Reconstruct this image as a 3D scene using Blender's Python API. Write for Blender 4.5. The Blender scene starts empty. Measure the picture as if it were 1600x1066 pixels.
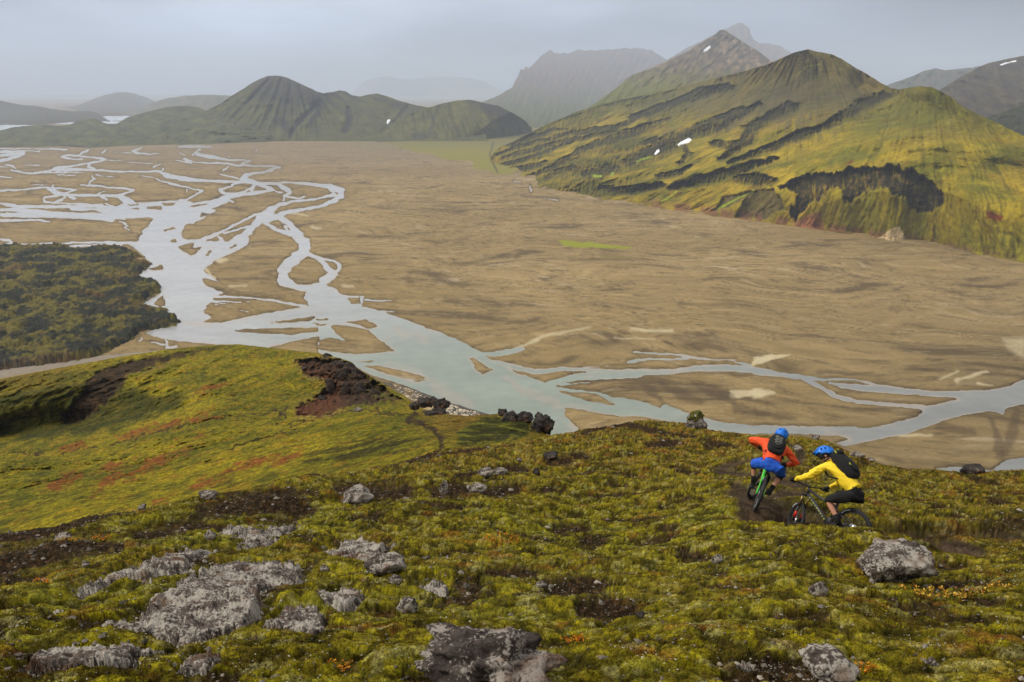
import bpy, bmesh, math, random
import numpy as np
from mathutils import Vector, Matrix
random.seed(7)
rng = np.random.default_rng(7)
sc = bpy.context.scene
C = sc.collection
R = math.radians

# ------------------------------------------------------------------ camera
F = 1244.0                       # focal length in photo pixels (1600 wide)
HC = 150.0                       # eye height over the valley floor
PITCH = math.atan(388.0 / F)
cam_d = bpy.data.cameras.new('camera')
cam_d.sensor_width = 36.0
cam_d.lens = 36.0 * F / 1600.0
cam_d.clip_start = 0.1
cam_d.clip_end = 60000
cam = bpy.data.objects.new('camera', cam_d)
C.objects.link(cam)
cam.location = (0, 0, HC)
cam.rotation_euler = (math.pi / 2 - PITCH, 0, 0)
sc.camera = cam

# ------------------------------------------------------------------ sky
SUN_EL, SUN_AZ = R(46), R(-84)   # azimuth from +Y towards +X
w = bpy.data.worlds.new('World'); sc.world = w; w.use_nodes = True
nt = w.node_tree; nt.nodes.clear()
def N(tree, kind, **kw):
    n = tree.nodes.new(kind)
    for k, v in kw.items(): setattr(n, k, v)
    return n
out = N(nt, 'ShaderNodeOutputWorld')
sky = N(nt, 'ShaderNodeTexSky', sky_type='NISHITA', sun_disc=False)
sky.sun_elevation = SUN_EL; sky.sun_rotation = SUN_AZ
bg1 = N(nt, 'ShaderNodeBackground'); bg1.inputs['Strength'].default_value = 0.05
nt.links.new(sky.outputs[0], bg1.inputs['Color'])
tc = N(nt, 'ShaderNodeTexCoord')
mp = N(nt, 'ShaderNodeMapping'); mp.inputs['Scale'].default_value = (1.0, 1.0, 4.5)
nt.links.new(tc.outputs['Generated'], mp.inputs['Vector'])
nz = N(nt, 'ShaderNodeTexNoise'); nz.inputs['Scale'].default_value = 2.6; nz.inputs['Detail'].default_value = 6
nt.links.new(mp.outputs[0], nz.inputs['Vector'])
sep = N(nt, 'ShaderNodeSeparateXYZ'); nt.links.new(tc.outputs['Generated'], sep.inputs[0])
ramp = N(nt, 'ShaderNodeValToRGB')
e = ramp.color_ramp.elements
e[0].position = 0.0; e[0].color = (0.26, 0.34, 0.50, 1)
e[1].position = 0.5; e[1].color = (1.04, 1.01, 0.97, 1)
x = ramp.color_ramp.elements.new(0.07); x.color = (0.50, 0.59, 0.76, 1)
x = ramp.color_ramp.elements.new(0.20); x.color = (0.95, 0.98, 1.04, 1)
nt.links.new(sep.outputs['Z'], ramp.inputs[0])
mr = N(nt, 'ShaderNodeMapRange'); mr.inputs['From Min'].default_value = 0.34; mr.inputs['From Max'].default_value = 0.66
mr.inputs['To Min'].default_value = 0.62; mr.inputs['To Max'].default_value = 1.32
nt.links.new(nz.outputs['Fac'], mr.inputs['Value'])
mx = N(nt, 'ShaderNodeVectorMath', operation='SCALE')
nt.links.new(ramp.outputs['Color'], mx.inputs[0]); nt.links.new(mr.outputs[0], mx.inputs['Scale'])
# the overcast is thicker (darker) towards the right-hand side of the valley
mr2 = N(nt, 'ShaderNodeMapRange'); mr2.inputs['From Min'].default_value = -0.15; mr2.inputs['From Max'].default_value = 0.65
mr2.inputs['To Min'].default_value = 1.12; mr2.inputs['To Max'].default_value = 0.34
mr2.interpolation_type = 'SMOOTHSTEP'
nt.links.new(sep.outputs['X'], mr2.inputs['Value'])
mx2 = N(nt, 'ShaderNodeVectorMath', operation='SCALE')
nt.links.new(mx.outputs[0], mx2.inputs[0]); nt.links.new(mr2.outputs[0], mx2.inputs['Scale'])
bg2 = N(nt, 'ShaderNodeBackground'); bg2.inputs['Strength'].default_value = 0.77
nt.links.new(mx2.outputs[0], bg2.inputs['Color'])
ms = N(nt, 'ShaderNodeMixShader'); ms.inputs[0].default_value = 0.9
nt.links.new(bg1.outputs[0], ms.inputs[1]); nt.links.new(bg2.outputs[0], ms.inputs[2])
nt.links.new(ms.outputs[0], out.inputs['Surface'])

sun_d = bpy.data.lights.new('sun', 'SUN'); sun_d.energy = 1.5; sun_d.angle = R(12); sun_d.color = (1.0, 0.93, 0.80)
sun = bpy.data.objects.new('sun', sun_d); C.objects.link(sun)
sv = Vector((math.sin(SUN_AZ) * math.cos(SUN_EL), math.cos(SUN_AZ) * math.cos(SUN_EL), math.sin(SUN_EL)))
sun.rotation_euler = sv.to_track_quat('Z', 'Y').to_euler()

sc.view_settings.view_transform = 'Standard'
sc.view_settings.look = 'None'
sc.view_settings.gamma = 1.0
sc.view_settings.exposure = 0.62
sc.cycles.use_denoising = True
sc.cycles.max_bounces = 6
sc.cycles.volume_bounces = 3
sc.cycles.diffuse_bounces = 3

# ------------------------------------------------------------------ helpers: pixel rays, noise, curves
CP, SP = math.cos(PITCH), math.sin(PITCH)
def ray(px, py):
    a = (np.asarray(px, float) - 800.0) / F
    b = (533.0 - np.asarray(py, float)) / F
    return a, b * SP + CP, b * CP - SP
def at_y(px, py, Y):
    """world point at horizontal distance Y seen at photo pixel (px, py)"""
    a, dy, dz = ray(px, py)
    t = Y / dy
    return a * t, Y + 0 * a, HC + dz * t
def plane_y(py, z=0.0):
    _, dy, dz = ray(0, py)
    return (z - HC) * dy / dz

def _h(ix, iy, s):
    h = (ix.astype(np.int64) * 374761393 + iy.astype(np.int64) * 668265263 + s * 1442695041) & 0xFFFFFFFF
    h = ((h ^ (h >> 13)) * 1274126177) & 0xFFFFFFFF
    h = ((h ^ (h >> 15)) * 2246822519) & 0xFFFFFFFF
    return (h ^ (h >> 16)) & 0xFFFFFFFF
def gn(x, y, s=0):
    x = np.asarray(x, float); y = np.asarray(y, float)
    ix = np.floor(x).astype(np.int64); iy = np.floor(y).astype(np.int64)
    fx, fy = x - ix, y - iy
    def g(i, j):
        a = _h(ix + i, iy + j, s) * (2 * math.pi / 4294967296.0)
        return np.cos(a) * (fx - i) + np.sin(a) * (fy - j)
    u = fx * fx * fx * (fx * (fx * 6 - 15) + 10); v = fy * fy * fy * (fy * (fy * 6 - 15) + 10)
    n0 = g(0, 0) * (1 - u) + g(1, 0) * u
    n1 = g(0, 1) * (1 - u) + g(1, 1) * u
    return (n0 * (1 - v) + n1 * v) * 1.5
def fbm(x, y, s=0, o=4, r=0.5):
    t = 0; a = 1.0; k = 1.0
    for i in range(o):
        t = t + a * gn(np.asarray(x) * k + 13.7 * i, np.asarray(y) * k - 7.3 * i, s + i * 17); a *= r; k *= 2.03
    return t
def ridge(x, y, s=0, o=4, r=0.5):
    t = 0; a = 1.0; k = 1.0
    for i in range(o):
        t = t + a * (1 - 2 * np.abs(gn(np.asarray(x) * k + 5.1 * i, np.asarray(y) * k + 3.9 * i, s + i * 31))); a *= r; k *= 2.07
    return t
def worley(x, y, s=0):
    ix = np.floor(x).astype(np.int64); iy = np.floor(y).astype(np.int64)
    best = np.full(np.shape(x), 9.0); idb = np.zeros(np.shape(x))
    for i in (-1, 0, 1):
        for j in (-1, 0, 1):
            h = _h(ix + i, iy + j, s)
            cx = ix + i + (h & 0xFFFF) / 65536.0; cy = iy + j + (h >> 16) / 65536.0
            d = np.hypot(x - cx, y - cy)
            m = d < best
            idb = np.where(m, (h % 1000) / 1000.0, idb); best = np.where(m, d, best)
    return best, idb
def sm(e0, e1, x):
    t = np.clip((x - e0) / (e1 - e0), 0, 1)
    return t * t * (3 - 2 * t)
def curve(pts, xs, k=9, jit=0.0, s=0, sc_=14.0):
    p = np.array(pts, float)
    y = np.interp(xs, p[:, 0], p[:, 1])
    if k > 1:
        yy = np.pad(y, k // 2, mode='edge'); y = np.convolve(yy, np.ones(k) / k, 'valid')[:len(xs)]
    if jit: y = y + jit * fbm(xs / sc_, xs * 0 + s, s, 5, 0.6)
    return y
def tps(ctrl, ax=300.0, ay=120.0):
    c = np.array(ctrl, float)
    X = c[:, :2] / (ax, ay); v = c[:, 2]
    n = len(c)
    d = np.hypot(X[:, None, 0] - X[None, :, 0], X[:, None, 1] - X[None, :, 1])
    K = np.where(d > 0, d * d * np.log(d + 1e-12), 0) + 1e-4 * np.eye(n)
    Pm = np.c_[np.ones(n), X]
    A = np.block([[K, Pm], [Pm.T, np.zeros((3, 3))]])
    sol = np.linalg.solve(A, np.r_[v, 0, 0, 0])
    def f(px, py):
        x = np.asarray(px, float) / ax; y = np.asarray(py, float) / ay
        r = sol[n] + sol[n + 1] * x + sol[n + 2] * y
        for i in range(n):
            q = (x - X[i, 0]) ** 2 + (y - X[i, 1]) ** 2
            r = r + sol[i] * 0.5 * q * np.log(q + 1e-12)
        return r
    return f
def inside(poly, px, py):
    p = np.array(poly, float); r = np.zeros(np.shape(px), bool)
    j = len(p) - 1
    for i in range(len(p)):
        xi, yi = p[i]; xj, yj = p[j]
        if yi != yj:
            c = ((yi > py) != (yj > py)) & (px < (xj - xi) * (py - yi) / (yj - yi) + xi)
            r ^= c
        j = i
    return r
def segd(px, py, a, b, asp=1.0):
    ax, ay = a[0], a[1] * asp; bx, by = b[0], b[1] * asp
    y = py * asp
    dx, dy = bx - ax, by - ay
    t = np.clip(((px - ax) * dx + (y - ay) * dy) / (dx * dx + dy * dy + 1e-9), 0, 1)
    return np.hypot(px - ax - t * dx, y - ay - t * dy), t
def poly_sd(poly, px, py, far=30.0):
    """signed distance, positive inside; exact within `far` of the outline"""
    p = np.array(poly, float)
    sd = np.full(np.shape(px), -far)
    m = (px > p[:, 0].min() - far) & (px < p[:, 0].max() + far) & (py > p[:, 1].min() - far) & (py < p[:, 1].max() + far)
    if not m.any(): return sd
    x = px[m]; y = py[m]
    d = np.full(x.shape, 1e9)
    for i in range(len(p)):
        dd, _ = segd(x, y, p[i], p[(i + 1) % len(p)])
        d = np.minimum(d, dd)
    ins = inside(poly, x, y)
    sd[m] = np.where(ins, d, -np.minimum(d, far))
    return sd
def rib_sd(pts, px, py, far=30.0, asp=1.0):
    """positive inside a ribbon of (x, y, width)"""
    p = np.array(pts, float); W = p[:, 2].max()
    sd = np.full(np.shape(px), -far)
    m = (px > p[:, 0].min() - far - W) & (px < p[:, 0].max() + far + W) & (py > p[:, 1].min() - far - W) & (py < p[:, 1].max() + far + W)
    if not m.any(): return sd
    x = px[m]; y = py[m]
    best = np.full(x.shape, -far)
    for i in range(len(p) - 1):
        d, t = segd(x, y, p[i], p[i + 1], asp)
        best = np.maximum(best, (p[i, 2] * (1 - t) + p[i + 1, 2] * t) / 2 - d)
    sd[m] = best
    return sd
ZM = {'A': (0, 215, 5.33), 'B': (280, 215, 5.33), 'C': (180, 380, 4.21), 'D': (500, 450, 4.21), 'E': (800, 500, 4.0), 'F': (1180, 530, 3.81),
      'G': (760, 60, 3.9475), 'H': (1100, 60, 2.962), 'I': (160, 100, 2.353), 'J': (0, 530, 3.331), 'K': (430, 530, 3.332),
      'L': (0, 706, 2.961), 'M': (530, 706, 2.961), 'N': (1060, 706, 2.961), 'O': (1100, 640, 5.33), 'P': (0, 0, 1.0)}
def Z(k, pts):
    ox, oy, s = ZM[k]
    return [(ox + p[0] / s, oy + p[1] / s) + ((p[2] / s,) if len(p) > 2 else ()) for p in pts]

# ------------------------------------------------------------------ helpers: meshes
def mesh_np(name, V, Q, mat=None, col=None, smooth=True, extra=None):
    """V (n,3), Q (m,k) faces of k corners"""
    V = np.asarray(V, np.float32); Q = np.asarray(Q, np.int32)
    me = bpy.data.meshes.new(name)
    k = Q.shape[1]
    me.vertices.add(len(V)); me.vertices.foreach_set('co', V.ravel())
    me.loops.add(Q.size); me.loops.foreach_set('vertex_index', Q.ravel())
    me.polygons.add(len(Q)); me.polygons.foreach_set('loop_start', np.arange(0, Q.size, k, dtype=np.int32))
    me.polygons.foreach_set('use_smooth', np.full(len(Q), smooth))
    if col is not None:
        a = me.color_attributes.new('Col', 'FLOAT_COLOR', 'POINT')
        c4 = np.ones((len(V), 4), np.float32); c4[:, :3] = np.clip(col, 0, 1)
        a.data.foreach_set('color', c4.ravel())
    if mat: me.materials.append(mat)
    me.update(calc_edges=True)
    o = bpy.data.objects.new(name, me); C.objects.link(o)
    return o
def grid_quads(ny, nx, off=0, keep=None):
    i = np.arange(ny * nx).reshape(ny, nx)
    q = np.stack([i[:-1, :-1], i[:-1, 1:], i[1:, 1:], i[1:, :-1]], -1)
    if keep is not None: q = q[keep]
    return q.reshape(-1, 4) + off
def compact(V, Q, col=None):
    u, inv = np.unique(Q, return_inverse=True)
    return V[u], inv.reshape(Q.shape), (None if col is None else col[u])
def tag(o, label=None, cat=None, group=None, kind=None, parent=None):
    if label: o['label'] = label
    if cat: o['category'] = cat
    if group: o['group'] = group
    if kind: o['kind'] = kind
    if parent: o.parent = parent
    return o
def lin(r, g, b, k=0.8):
    f = lambda v: (v / 12.92 if v <= 0.04045 else ((v + 0.055) / 1.055) ** 2.4)
    return np.array([f(r / 255) * k, f(g / 255) * k, f(b / 255) * k])
def mixc(a, b, t):
    t = np.asarray(t)[..., None]
    return a * (1 - t) + b * t

# ------------------------------------------------------------------ materials
def ground_mat(name, scale=1.0, amp=0.35, bump=0.3, bdist=0.1, rough=0.92, detail=6, scale2=None, fleck=None, stretch=(1, 1, 1), spec=0.12, veg=0.0):
    m = bpy.data.materials.new(name); m.use_nodes = True
    t = m.node_tree; b = t.nodes['Principled BSDF']
    b.inputs['Roughness'].default_value = rough; b.inputs['Specular IOR Level'].default_value = spec
    a = N(t, 'ShaderNodeVertexColor'); a.layer_name = 'Col'
    co = N(t, 'ShaderNodeTexCoord')
    mpn = N(t, 'ShaderNodeMapping'); mpn.inputs['Scale'].default_value = stretch
    t.links.new(co.outputs['Object'], mpn.inputs['Vector'])
    n1 = N(t, 'ShaderNodeTexNoise'); n1.inputs['Scale'].default_value = scale; n1.inputs['Detail'].default_value = detail; n1.inputs['Roughness'].default_value = 0.65
    t.links.new(mpn.outputs[0], n1.inputs['Vector'])
    r1 = N(t, 'ShaderNodeMapRange'); r1.inputs['From Min'].default_value = 0.3; r1.inputs['From Max'].default_value = 0.7
    r1.inputs['To Min'].default_value = 1 - amp; r1.inputs['To Max'].default_value = 1 + amp
    t.links.new(n1.outputs['Fac'], r1.inputs['Value'])
    v = N(t, 'ShaderNodeVectorMath', operation='SCALE')
    t.links.new(a.outputs['Color'], v.inputs[0]); t.links.new(r1.outputs[0], v.inputs['Scale'])
    last = v.outputs[0]
    if veg:
        hs = N(t, 'ShaderNodeHueSaturation'); hs.inputs['Saturation'].default_value = 1.0; hs.inputs['Value'].default_value = 1.32
        gm = N(t, 'ShaderNodeGamma'); gm.inputs['Gamma'].default_value = veg
        t.links.new(last, gm.inputs['Color']); t.links.new(gm.outputs[0], hs.inputs['Color']); last = hs.outputs[0]
    if scale2:
        n2 = N(t, 'ShaderNodeTexNoise'); n2.inputs['Scale'].default_value = scale2; n2.inputs['Detail'].default_value = 4
        t.links.new(mpn.outputs[0], n2.inputs['Vector'])
        r2 = N(t, 'ShaderNodeMapRange'); r2.inputs['From Min'].default_value = 0.35; r2.inputs['From Max'].default_value = 0.65
        r2.inputs['To Min'].default_value = 1 - amp; r2.inputs['To Max'].default_value = 1 + amp
        t.links.new(n2.outputs['Fac'], r2.inputs['Value'])
        v2 = N(t, 'ShaderNodeVectorMath', operation='SCALE')
        t.links.new(last, v2.inputs[0]); t.links.new(r2.outputs[0], v2.inputs['Scale']); last = v2.outputs[0]
    if fleck:
        fs, fth, fcol, fmix = fleck
        n3 = N(t, 'ShaderNodeTexNoise'); n3.inputs['Scale'].default_value = fs; n3.inputs['Detail'].default_value = 3
        t.links.new(co.outputs['Object'], n3.inputs['Vector'])
        r3 = N(t, 'ShaderNodeMapRange'); r3.inputs['From Min'].default_value = fth; r3.inputs['From Max'].default_value = fth + 0.06
        r3.inputs['To Max'].default_value = fmix
        t.links.new(n3.outputs['Fac'], r3.inputs['Value'])
        mxn = N(t, 'ShaderNodeMix', data_type='RGBA'); mxn.inputs['B'].default_value = (*fcol, 1)
        t.links.new(r3.outputs[0], mxn.inputs['Factor']); t.links.new(last, mxn.inputs['A']); last = mxn.outputs['Result']
    t.links.new(last, b.inputs['Base Color'])
    if bump:
        bp = N(t, 'ShaderNodeBump'); bp.inputs['Strength'].default_value = bump; bp.inputs['Distance'].default_value = bdist
        t.links.new(n1.outputs['Fac'], bp.inputs['Height']); t.links.new(bp.outputs[0], b.inputs['Normal'])
    return m
def plain_mat(name, col, rough=0.6, metal=0.0, spec=0.4, var=0.0, vs=20, bump=0.0, bdist=0.01, bs=60):
    m = bpy.data.materials.new(name); m.use_nodes = True
    t = m.node_tree; b = t.nodes['Principled BSDF']
    b.inputs['Base Color'].default_value = (*col, 1); b.inputs['Roughness'].default_value = rough
    b.inputs['Metallic'].default_value = metal; b.inputs['Specular IOR Level'].default_value = spec
    co = N(t, 'ShaderNodeTexCoord')
    n1 = N(t, 'ShaderNodeTexNoise'); n1.inputs['Scale'].default_value = vs; n1.inputs['Detail'].default_value = 4
    t.links.new(co.outputs['Object'], n1.inputs['Vector'])
    mxn = N(t, 'ShaderNodeMix', data_type='RGBA')
    mxn.inputs['A'].default_value = (*[c * (1 - var) for c in col], 1); mxn.inputs['B'].default_value = (*[min(1, c * (1 + var)) for c in col], 1)
    t.links.new(n1.outputs['Fac'], mxn.inputs['Factor']); t.links.new(mxn.outputs['Result'], b.inputs['Base Color'])
    if bump:
        n2 = N(t, 'ShaderNodeTexNoise'); n2.inputs['Scale'].default_value = bs; n2.inputs['Detail'].default_value = 3
        t.links.new(co.outputs['Object'], n2.inputs['Vector'])
        bp = N(t, 'ShaderNodeBump'); bp.inputs['Strength'].default_value = bump; bp.inputs['Distance'].default_value = bdist
        t.links.new(n2.outputs['Fac'], bp.inputs['Height']); t.links.new(bp.outputs[0], b.inputs['Normal'])
    return m

# colours (albedo)
MOSS = lin(138, 134, 34); MOSS_Y = lin(158, 134, 38); OLIVE = lin(92, 92, 46); GREYGREEN = lin(84, 88, 62)
DARKMOSS = lin(58, 62, 20); SOIL = lin(46, 36, 28); BROWN = lin(108, 84, 62); SAND = lin(150, 130, 90); REDM = lin(132, 66, 34)
OCHRE = lin(160, 122, 46); ROCKC = lin(120, 114, 108)
# ================================================================== VALLEY FLOOR AND RIVER
def water_sd(px, py):
    wx = px + 2.6 * fbm(px / 17.0, py / 7.0, 51, 4, 0.55)
    wy = py + 1.0 * fbm(px / 15.0, py / 6.0, 77, 4, 0.55)
    sd = np.full(px.shape, -30.0)
    def P(k, pts):
        nonlocal sd; sd = np.maximum(sd, poly_sd(Z(k, pts), wx, wy))
    def Rb(k, *pts):
        nonlocal sd; sd = np.maximum(sd, rib_sd(Z(k, pts), wx, wy))
    def I(k, *pts):
        nonlocal sd; sd = np.minimum(sd, -poly_sd(Z(k, pts), wx, wy))
    # far left braids
    Rb('A', (0,120,22),(100,115,16),(200,130,24),(140,160,24),(60,180,24),(0,197,24))
    Rb('A', (0,150,24),(100,140,28),(210,140,12)); Rb('A', (0,92,9),(300,92,9),(560,100,14)); Rb('A', (120,110,10),(330,118,8))
    Rb('A', (740,105,16),(690,122,22),(650,150,16),(540,150,18),(510,160,14),(600,178,14),(690,182,10))
    Rb('A', (650,155,14),(760,165,14),(875,178,20),(840,197,16),(740,212,12),(600,238,20),(470,255,22),(400,282,18),(330,293,20),(210,298,12),(90,270,14))
    Rb('A', (470,270,20),(620,268,24),(800,272,18),(1000,285,14),(1320,282,16),(1400,320,40),(1620,355,26))
    Rb('A', (740,215,20),(740,240,24),(790,262,12)); Rb('A', (45,225,12),(110,240,16),(130,262,9)); Rb('A', (310,293,16),(600,290,9),(700,296,6))
    Rb('A', (0,240,8),(60,243,6)); Rb('A', (190,225,8),(340,235,6)); Rb('A', (470,310,6),(640,315,8)); Rb('A', (0,325,12),(110,337,7))
    Rb('A', (0,442,18),(200,432,13),(380,415,15),(520,425,15),(630,436,15),(560,460,18),(490,480,22),(350,505,13),(370,535,16),(450,545,12),(850,562,12))
    Rb('A', (380,415,14),(450,450,44),(500,470,34),(600,480,24),(800,482,17),(1000,487,34),(1050,530,70),(1100,570,80),(1000,600,80))
    Rb('A', (520,520,12),(440,545,14)); Rb('A', (590,495,34),(625,510,20)); Rb('A', (520,480,14),(550,500,10),(430,545,12))
    Rb('A', (770,320,14),(790,340,14),(750,370,16),(740,395,18),(900,415,10),(1060,425,17),(1110,440,14),(1040,470,22),(1000,490,30))
    Rb('A', (660,395,9),(740,402,16)); Rb('A', (800,310,10),(900,325,8),(980,328,5)); Rb('A', (260,392,7),(390,395,8)); Rb('A', (450,395,12),(440,410,14))
    Rb('A', (0,550,16),(150,575,32),(500,577,26),(800,572,30),(950,592,34),(1060,590,60))
    Rb('A', (0,605,18),(120,600,32),(300,625,44),(620,645,44),(900,655,56),(1280,640,50)); Rb('A', (0,642,34),(200,648,44),(500,652,34),(850,665,50),(940,690,30))
    Rb('A', (0,692,26),(150,688,22),(300,685,18),(420,702,10)); Rb('A', (600,600,30),(800,600,20),(950,620,40))
    Rb('A', (900,650,12),(1050,685,9)); Rb('A', (1000,700,14),(1070,735,14),(1040,750,12),(1075,770,8))
    Rb('A', (810,470,10),(870,445,10)); Rb('A', (850,500,20),(890,520,14)); Rb('A', (880,550,14),(940,575,10))
    P('A', [(960,620),(1040,560),(1160,545),(1340,530),(1530,520),(1620,545),(1620,720),(1565,712),(1500,800),(1520,850),(1620,870),(1555,880),(1470,915),(1560,975),(1620,1000),(1620,1066),(1275,1066),(1230,1000),(1190,985),(1110,910),(1150,850),(1200,770),(1280,675),(1160,650),(1000,655)])
    I('A', (1225,575),(1340,565),(1355,602),(1240,600)); I('A', (1360,772),(1450,740),(1462,757),(1370,785)); I('A', (1412,862),(1450,845),(1490,862),(1440,877))
    I('A', (1060,555),(1150,555),(1150,565),(1070,565)); I('A', (1060,585),(1165,590),(1165,608)); I('A', (1350,545),(1470,545),(1440,565),(1370,572))
    Rb('A', (1290,340,9),(1350,365,11),(1420,385,16),(1470,395,18),(1600,425,10)); Rb('A', (0,850,16),(80,858,22),(100,880,16),(40,885,10))
    Rb('A', (180,888,8),(350,885,11),(550,880,14),(800,872,16),(1140,882,30)); Rb('A', (580,905,16),(800,897,20),(1000,888,26))
    Rb('A', (1190,85,9),(1110,115,22),(1150,130,22),(1240,138,10),(1330,135,7)); Rb('A', (890,95,8),(850,130,12)); Rb('A', (960,125,6),(1100,130,6))
    Rb('A', (1460,190,9),(1590,215,12)); Rb('A', (1280,245,16),(1330,222,12)); Rb('A', (1355,265,20),(1345,280,16)); Rb('A', (880,187,6),(1010,188,6)); Rb('A', (1060,205,6),(1260,215,6)); Rb('A',(1180,320,6),(1280,328,8))
    # centre braids
    Rb('B', (0,345,32),(200,360,26),(490,370,20),(700,378,18),(930,375,16),(1100,387,22),(1250,408,40),(1350,445,56),(1350,480,56),(1280,532,38),(1150,580,20),(900,622,34),(820,655,54),(730,685,60))
    Rb('B', (1260,430,26),(1290,475,30),(1180,505,18),(1080,520,15),(950,530,20),(840,560,32),(760,605,60),(720,650,84),(660,692,70),(620,740,52),(560,800,64),(520,840,70))
    Rb('B', (845,246,17),(760,236,15),(620,236,13),(500,232,20),(400,216,17),(250,210,12),(130,206,10),(40,180,14),(100,215,12))
    Rb('B', (845,246,19),(750,275,19),(640,300,20),(560,312,32),(530,350,54),(620,372,40),(700,402,32),(780,435,24),(650,460,28),(500,477,32),(420,492,44),(330,530,62),(230,570,56),(100,600,96),(0,620,150))
    Rb('B', (0,75,22),(140,75,22),(270,75,11)); Rb('B', (160,100,22),(110,150,14)); Rb('B', (0,130,10),(60,150,8)); Rb('B', (150,140,26),(290,165,36),(400,187,14),(610,190,11),(540,215,13),(500,232,12)); Rb('B', (120,205,8),(350,214,8))
    Rb('B', (400,155,10),(420,165,10)); Rb('B', (640,100,9),(610,120,6))
    Rb('B', (490,378,24),(420,407,18),(330,440,22),(380,465,17),(500,462,16),(590,427,17),(620,400,26),(610,440,30))
    Rb('B', (340,305,11),(490,342,12)); Rb('B', (410,245,14),(370,280,13)); Rb('B', (700,388,10),(840,392,14))
    Rb('B', (830,398,26),(890,430,44),(920,450,40),(880,490,22),(990,510,15),(1040,490,16)); Rb('B', (780,437,10),(860,462,12)); Rb('B', (880,490,18),(862,520,14))
    P('B', [(-10,570),(100,545),(280,520),(420,490),(440,520),(330,572),(260,590),(312,607),(250,642),(180,690),(60,722),(20,790),(0,830),(-10,830)])
    Rb('B', (0,850,60),(60,862,24),(170,862,34),(320,802,26),(480,722,20),(640,640,20),(700,632,30)); Rb('B', (380,798,14),(500,762,16),(600,735,16)); Rb('B', (330,830,24),(360,860,24)); Rb('B', (580,660,8),(680,630,12))
    P('B', [(-10,935),(60,970),(100,985),(140,965),(170,930),(110,910),(120,880),(330,850),(390,872),(450,842),(470,815),(520,800),(580,830),(575,870),(560,902),(480,945),(400,980),(290,1030),(250,1070),(-10,1070)])
    I('B', (205,992),(240,945),(265,938),(250,985)); I('B', (130,922),(190,910),(180,940)); I('B', (410,922),(480,880),(485,895),(430,928)); I('B', (172,668),(180,628),(252,636)); I('B', (250,850),(310,832),(325,855),(290,868)); I('B',(185,880),(225,868),(232,882)); I('B', (80,575),(230,545),(240,560),(120,582))
    Rb('B', (720,710,32),(800,762,32),(880,790,34),(950,800,60),(1010,850,84),(1045,900,72),(1040,950,84),(960,1012,92),(890,1070,96)); Rb('B', (830,662,50),(900,702,52),(950,762,62),(1000,820,82)); Rb('B', (880,735,22),(890,760,22))
    Rb('B', (1060,970,32),(1130,1000,22),(1190,1030,34),(1210,1070,38)); Rb('B', (1180,1015,15),(1290,1025,14),(1345,1066,22))
    Rb('B', (40,405,11),(120,430,13),(195,445,13),(110,490,13),(60,520,11),(0,530,32)); Rb('B', (70,430,9),(60,455,9)); Rb('B',(430,525,30),(455,540,18))
    # confluence
    P('C', [(60,-5),(400,-5),(430,40),(500,84),(560,70),(600,95),(650,105),(600,160),(580,185),(640,215),(685,257),(600,232),(572,240),(590,272),(720,330),(650,345),(640,380),(600,420),(582,460),(640,488),(570,522),(430,570),(200,600),(330,500),(310,420),(270,420),(180,400),(290,330),(250,260),(140,240),(80,240),(180,180),(240,130),(190,90),(130,30)])
    I('C', (215,175),(300,140),(318,175),(260,180)); I('C', (255,400),(320,340),(330,415),(290,418)); I('C', (150,215),(260,262),(230,268))
    P('C', [(430,520),(570,522),(700,525),(800,500),(1000,460),(1240,420),(1330,405),(1625,400),(1625,760),(1400,714),(1340,690),(1318,655),(1400,625),(1530,645),(1480,598),(1440,592),(1420,600),(1200,640),(1000,690),(700,670),(560,658),(400,645),(250,612),(190,590)])
    I('C', (780,578),(860,565),(1400,555),(1330,582),(1160,602),(900,590)); I('C', (1010,526),(1200,495),(1320,484),(1290,510),(1130,522)); I('C', (1290,527),(1380,524),(1405,536),(1330,544)); I('C', (1320,500),(1400,488),(1420,500),(1340,510))
    Rb('C', (650,350,15),(850,357,13),(1050,377,15),(1160,402,15),(1250,414,14)); Rb('C', (640,382,20),(720,385,9),(890,387,8)); Rb('C', (820,445,9),(880,452,7)); Rb('C', (660,400,9),(720,400,7))
    Rb('C', (1247,-5,66),(1240,60,70),(1170,110,62),(1105,180,76),(1105,245,76),(1200,292,38),(1320,300,54),(1365,350,115),(1400,400,150))
    Rb('C', (1280,75,26),(1350,105,26),(1390,160,42),(1432,195,38),(1370,250,54),(1345,300,54)); Rb('C', (1370,105,13),(1440,115,13),(1480,155,16),(1440,220,20),(1390,260,20)); Rb('C', (1400,335,50),(1480,350,18),(1600,352,9)); Rb('C', (1140,215,8),(1140,240,30))
    Rb('C', (160,645,16),(175,625,12)); Rb('C', (330,640,14),(345,690,20),(400,680,14)); Rb('C', (240,650,8),(320,670,10))
    # main river
    P('D', [(-10,-5),(40,-5),(80,45),(150,60),(60,60),(120,88),(250,112),(400,150),(600,222),(760,282),(900,337),(1060,422),(1120,472),(1200,500),(1290,560),(1430,612),(1610,700),(1610,1010),(1540,1010),(1100,850),(820,760),(560,650),(330,572),(200,500),(-10,425)])
    I('D', (-10,345),(60,325),(180,352),(100,297),(70,262),(80,240),(200,252),(310,270),(380,332),(492,416),(380,427),(220,437),(60,417),(-10,400)); I('D', (165,225),(300,208),(382,256),(330,268)); I('D', (240,487),(370,474),(330,490)); I('D', (285,510),(400,515),(560,550),(705,588),(640,607),(560,597),(400,552)); I('D', (978,462),(1010,458),(1135,540),(1070,574),(1020,532)); I('D', (600,612),(700,598),(715,605),(650,618)); I('D', (-10,205),(60,200),(40,215),(-10,215)); I('D', (-10,235),(50,235),(30,248),(-10,248))
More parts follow.
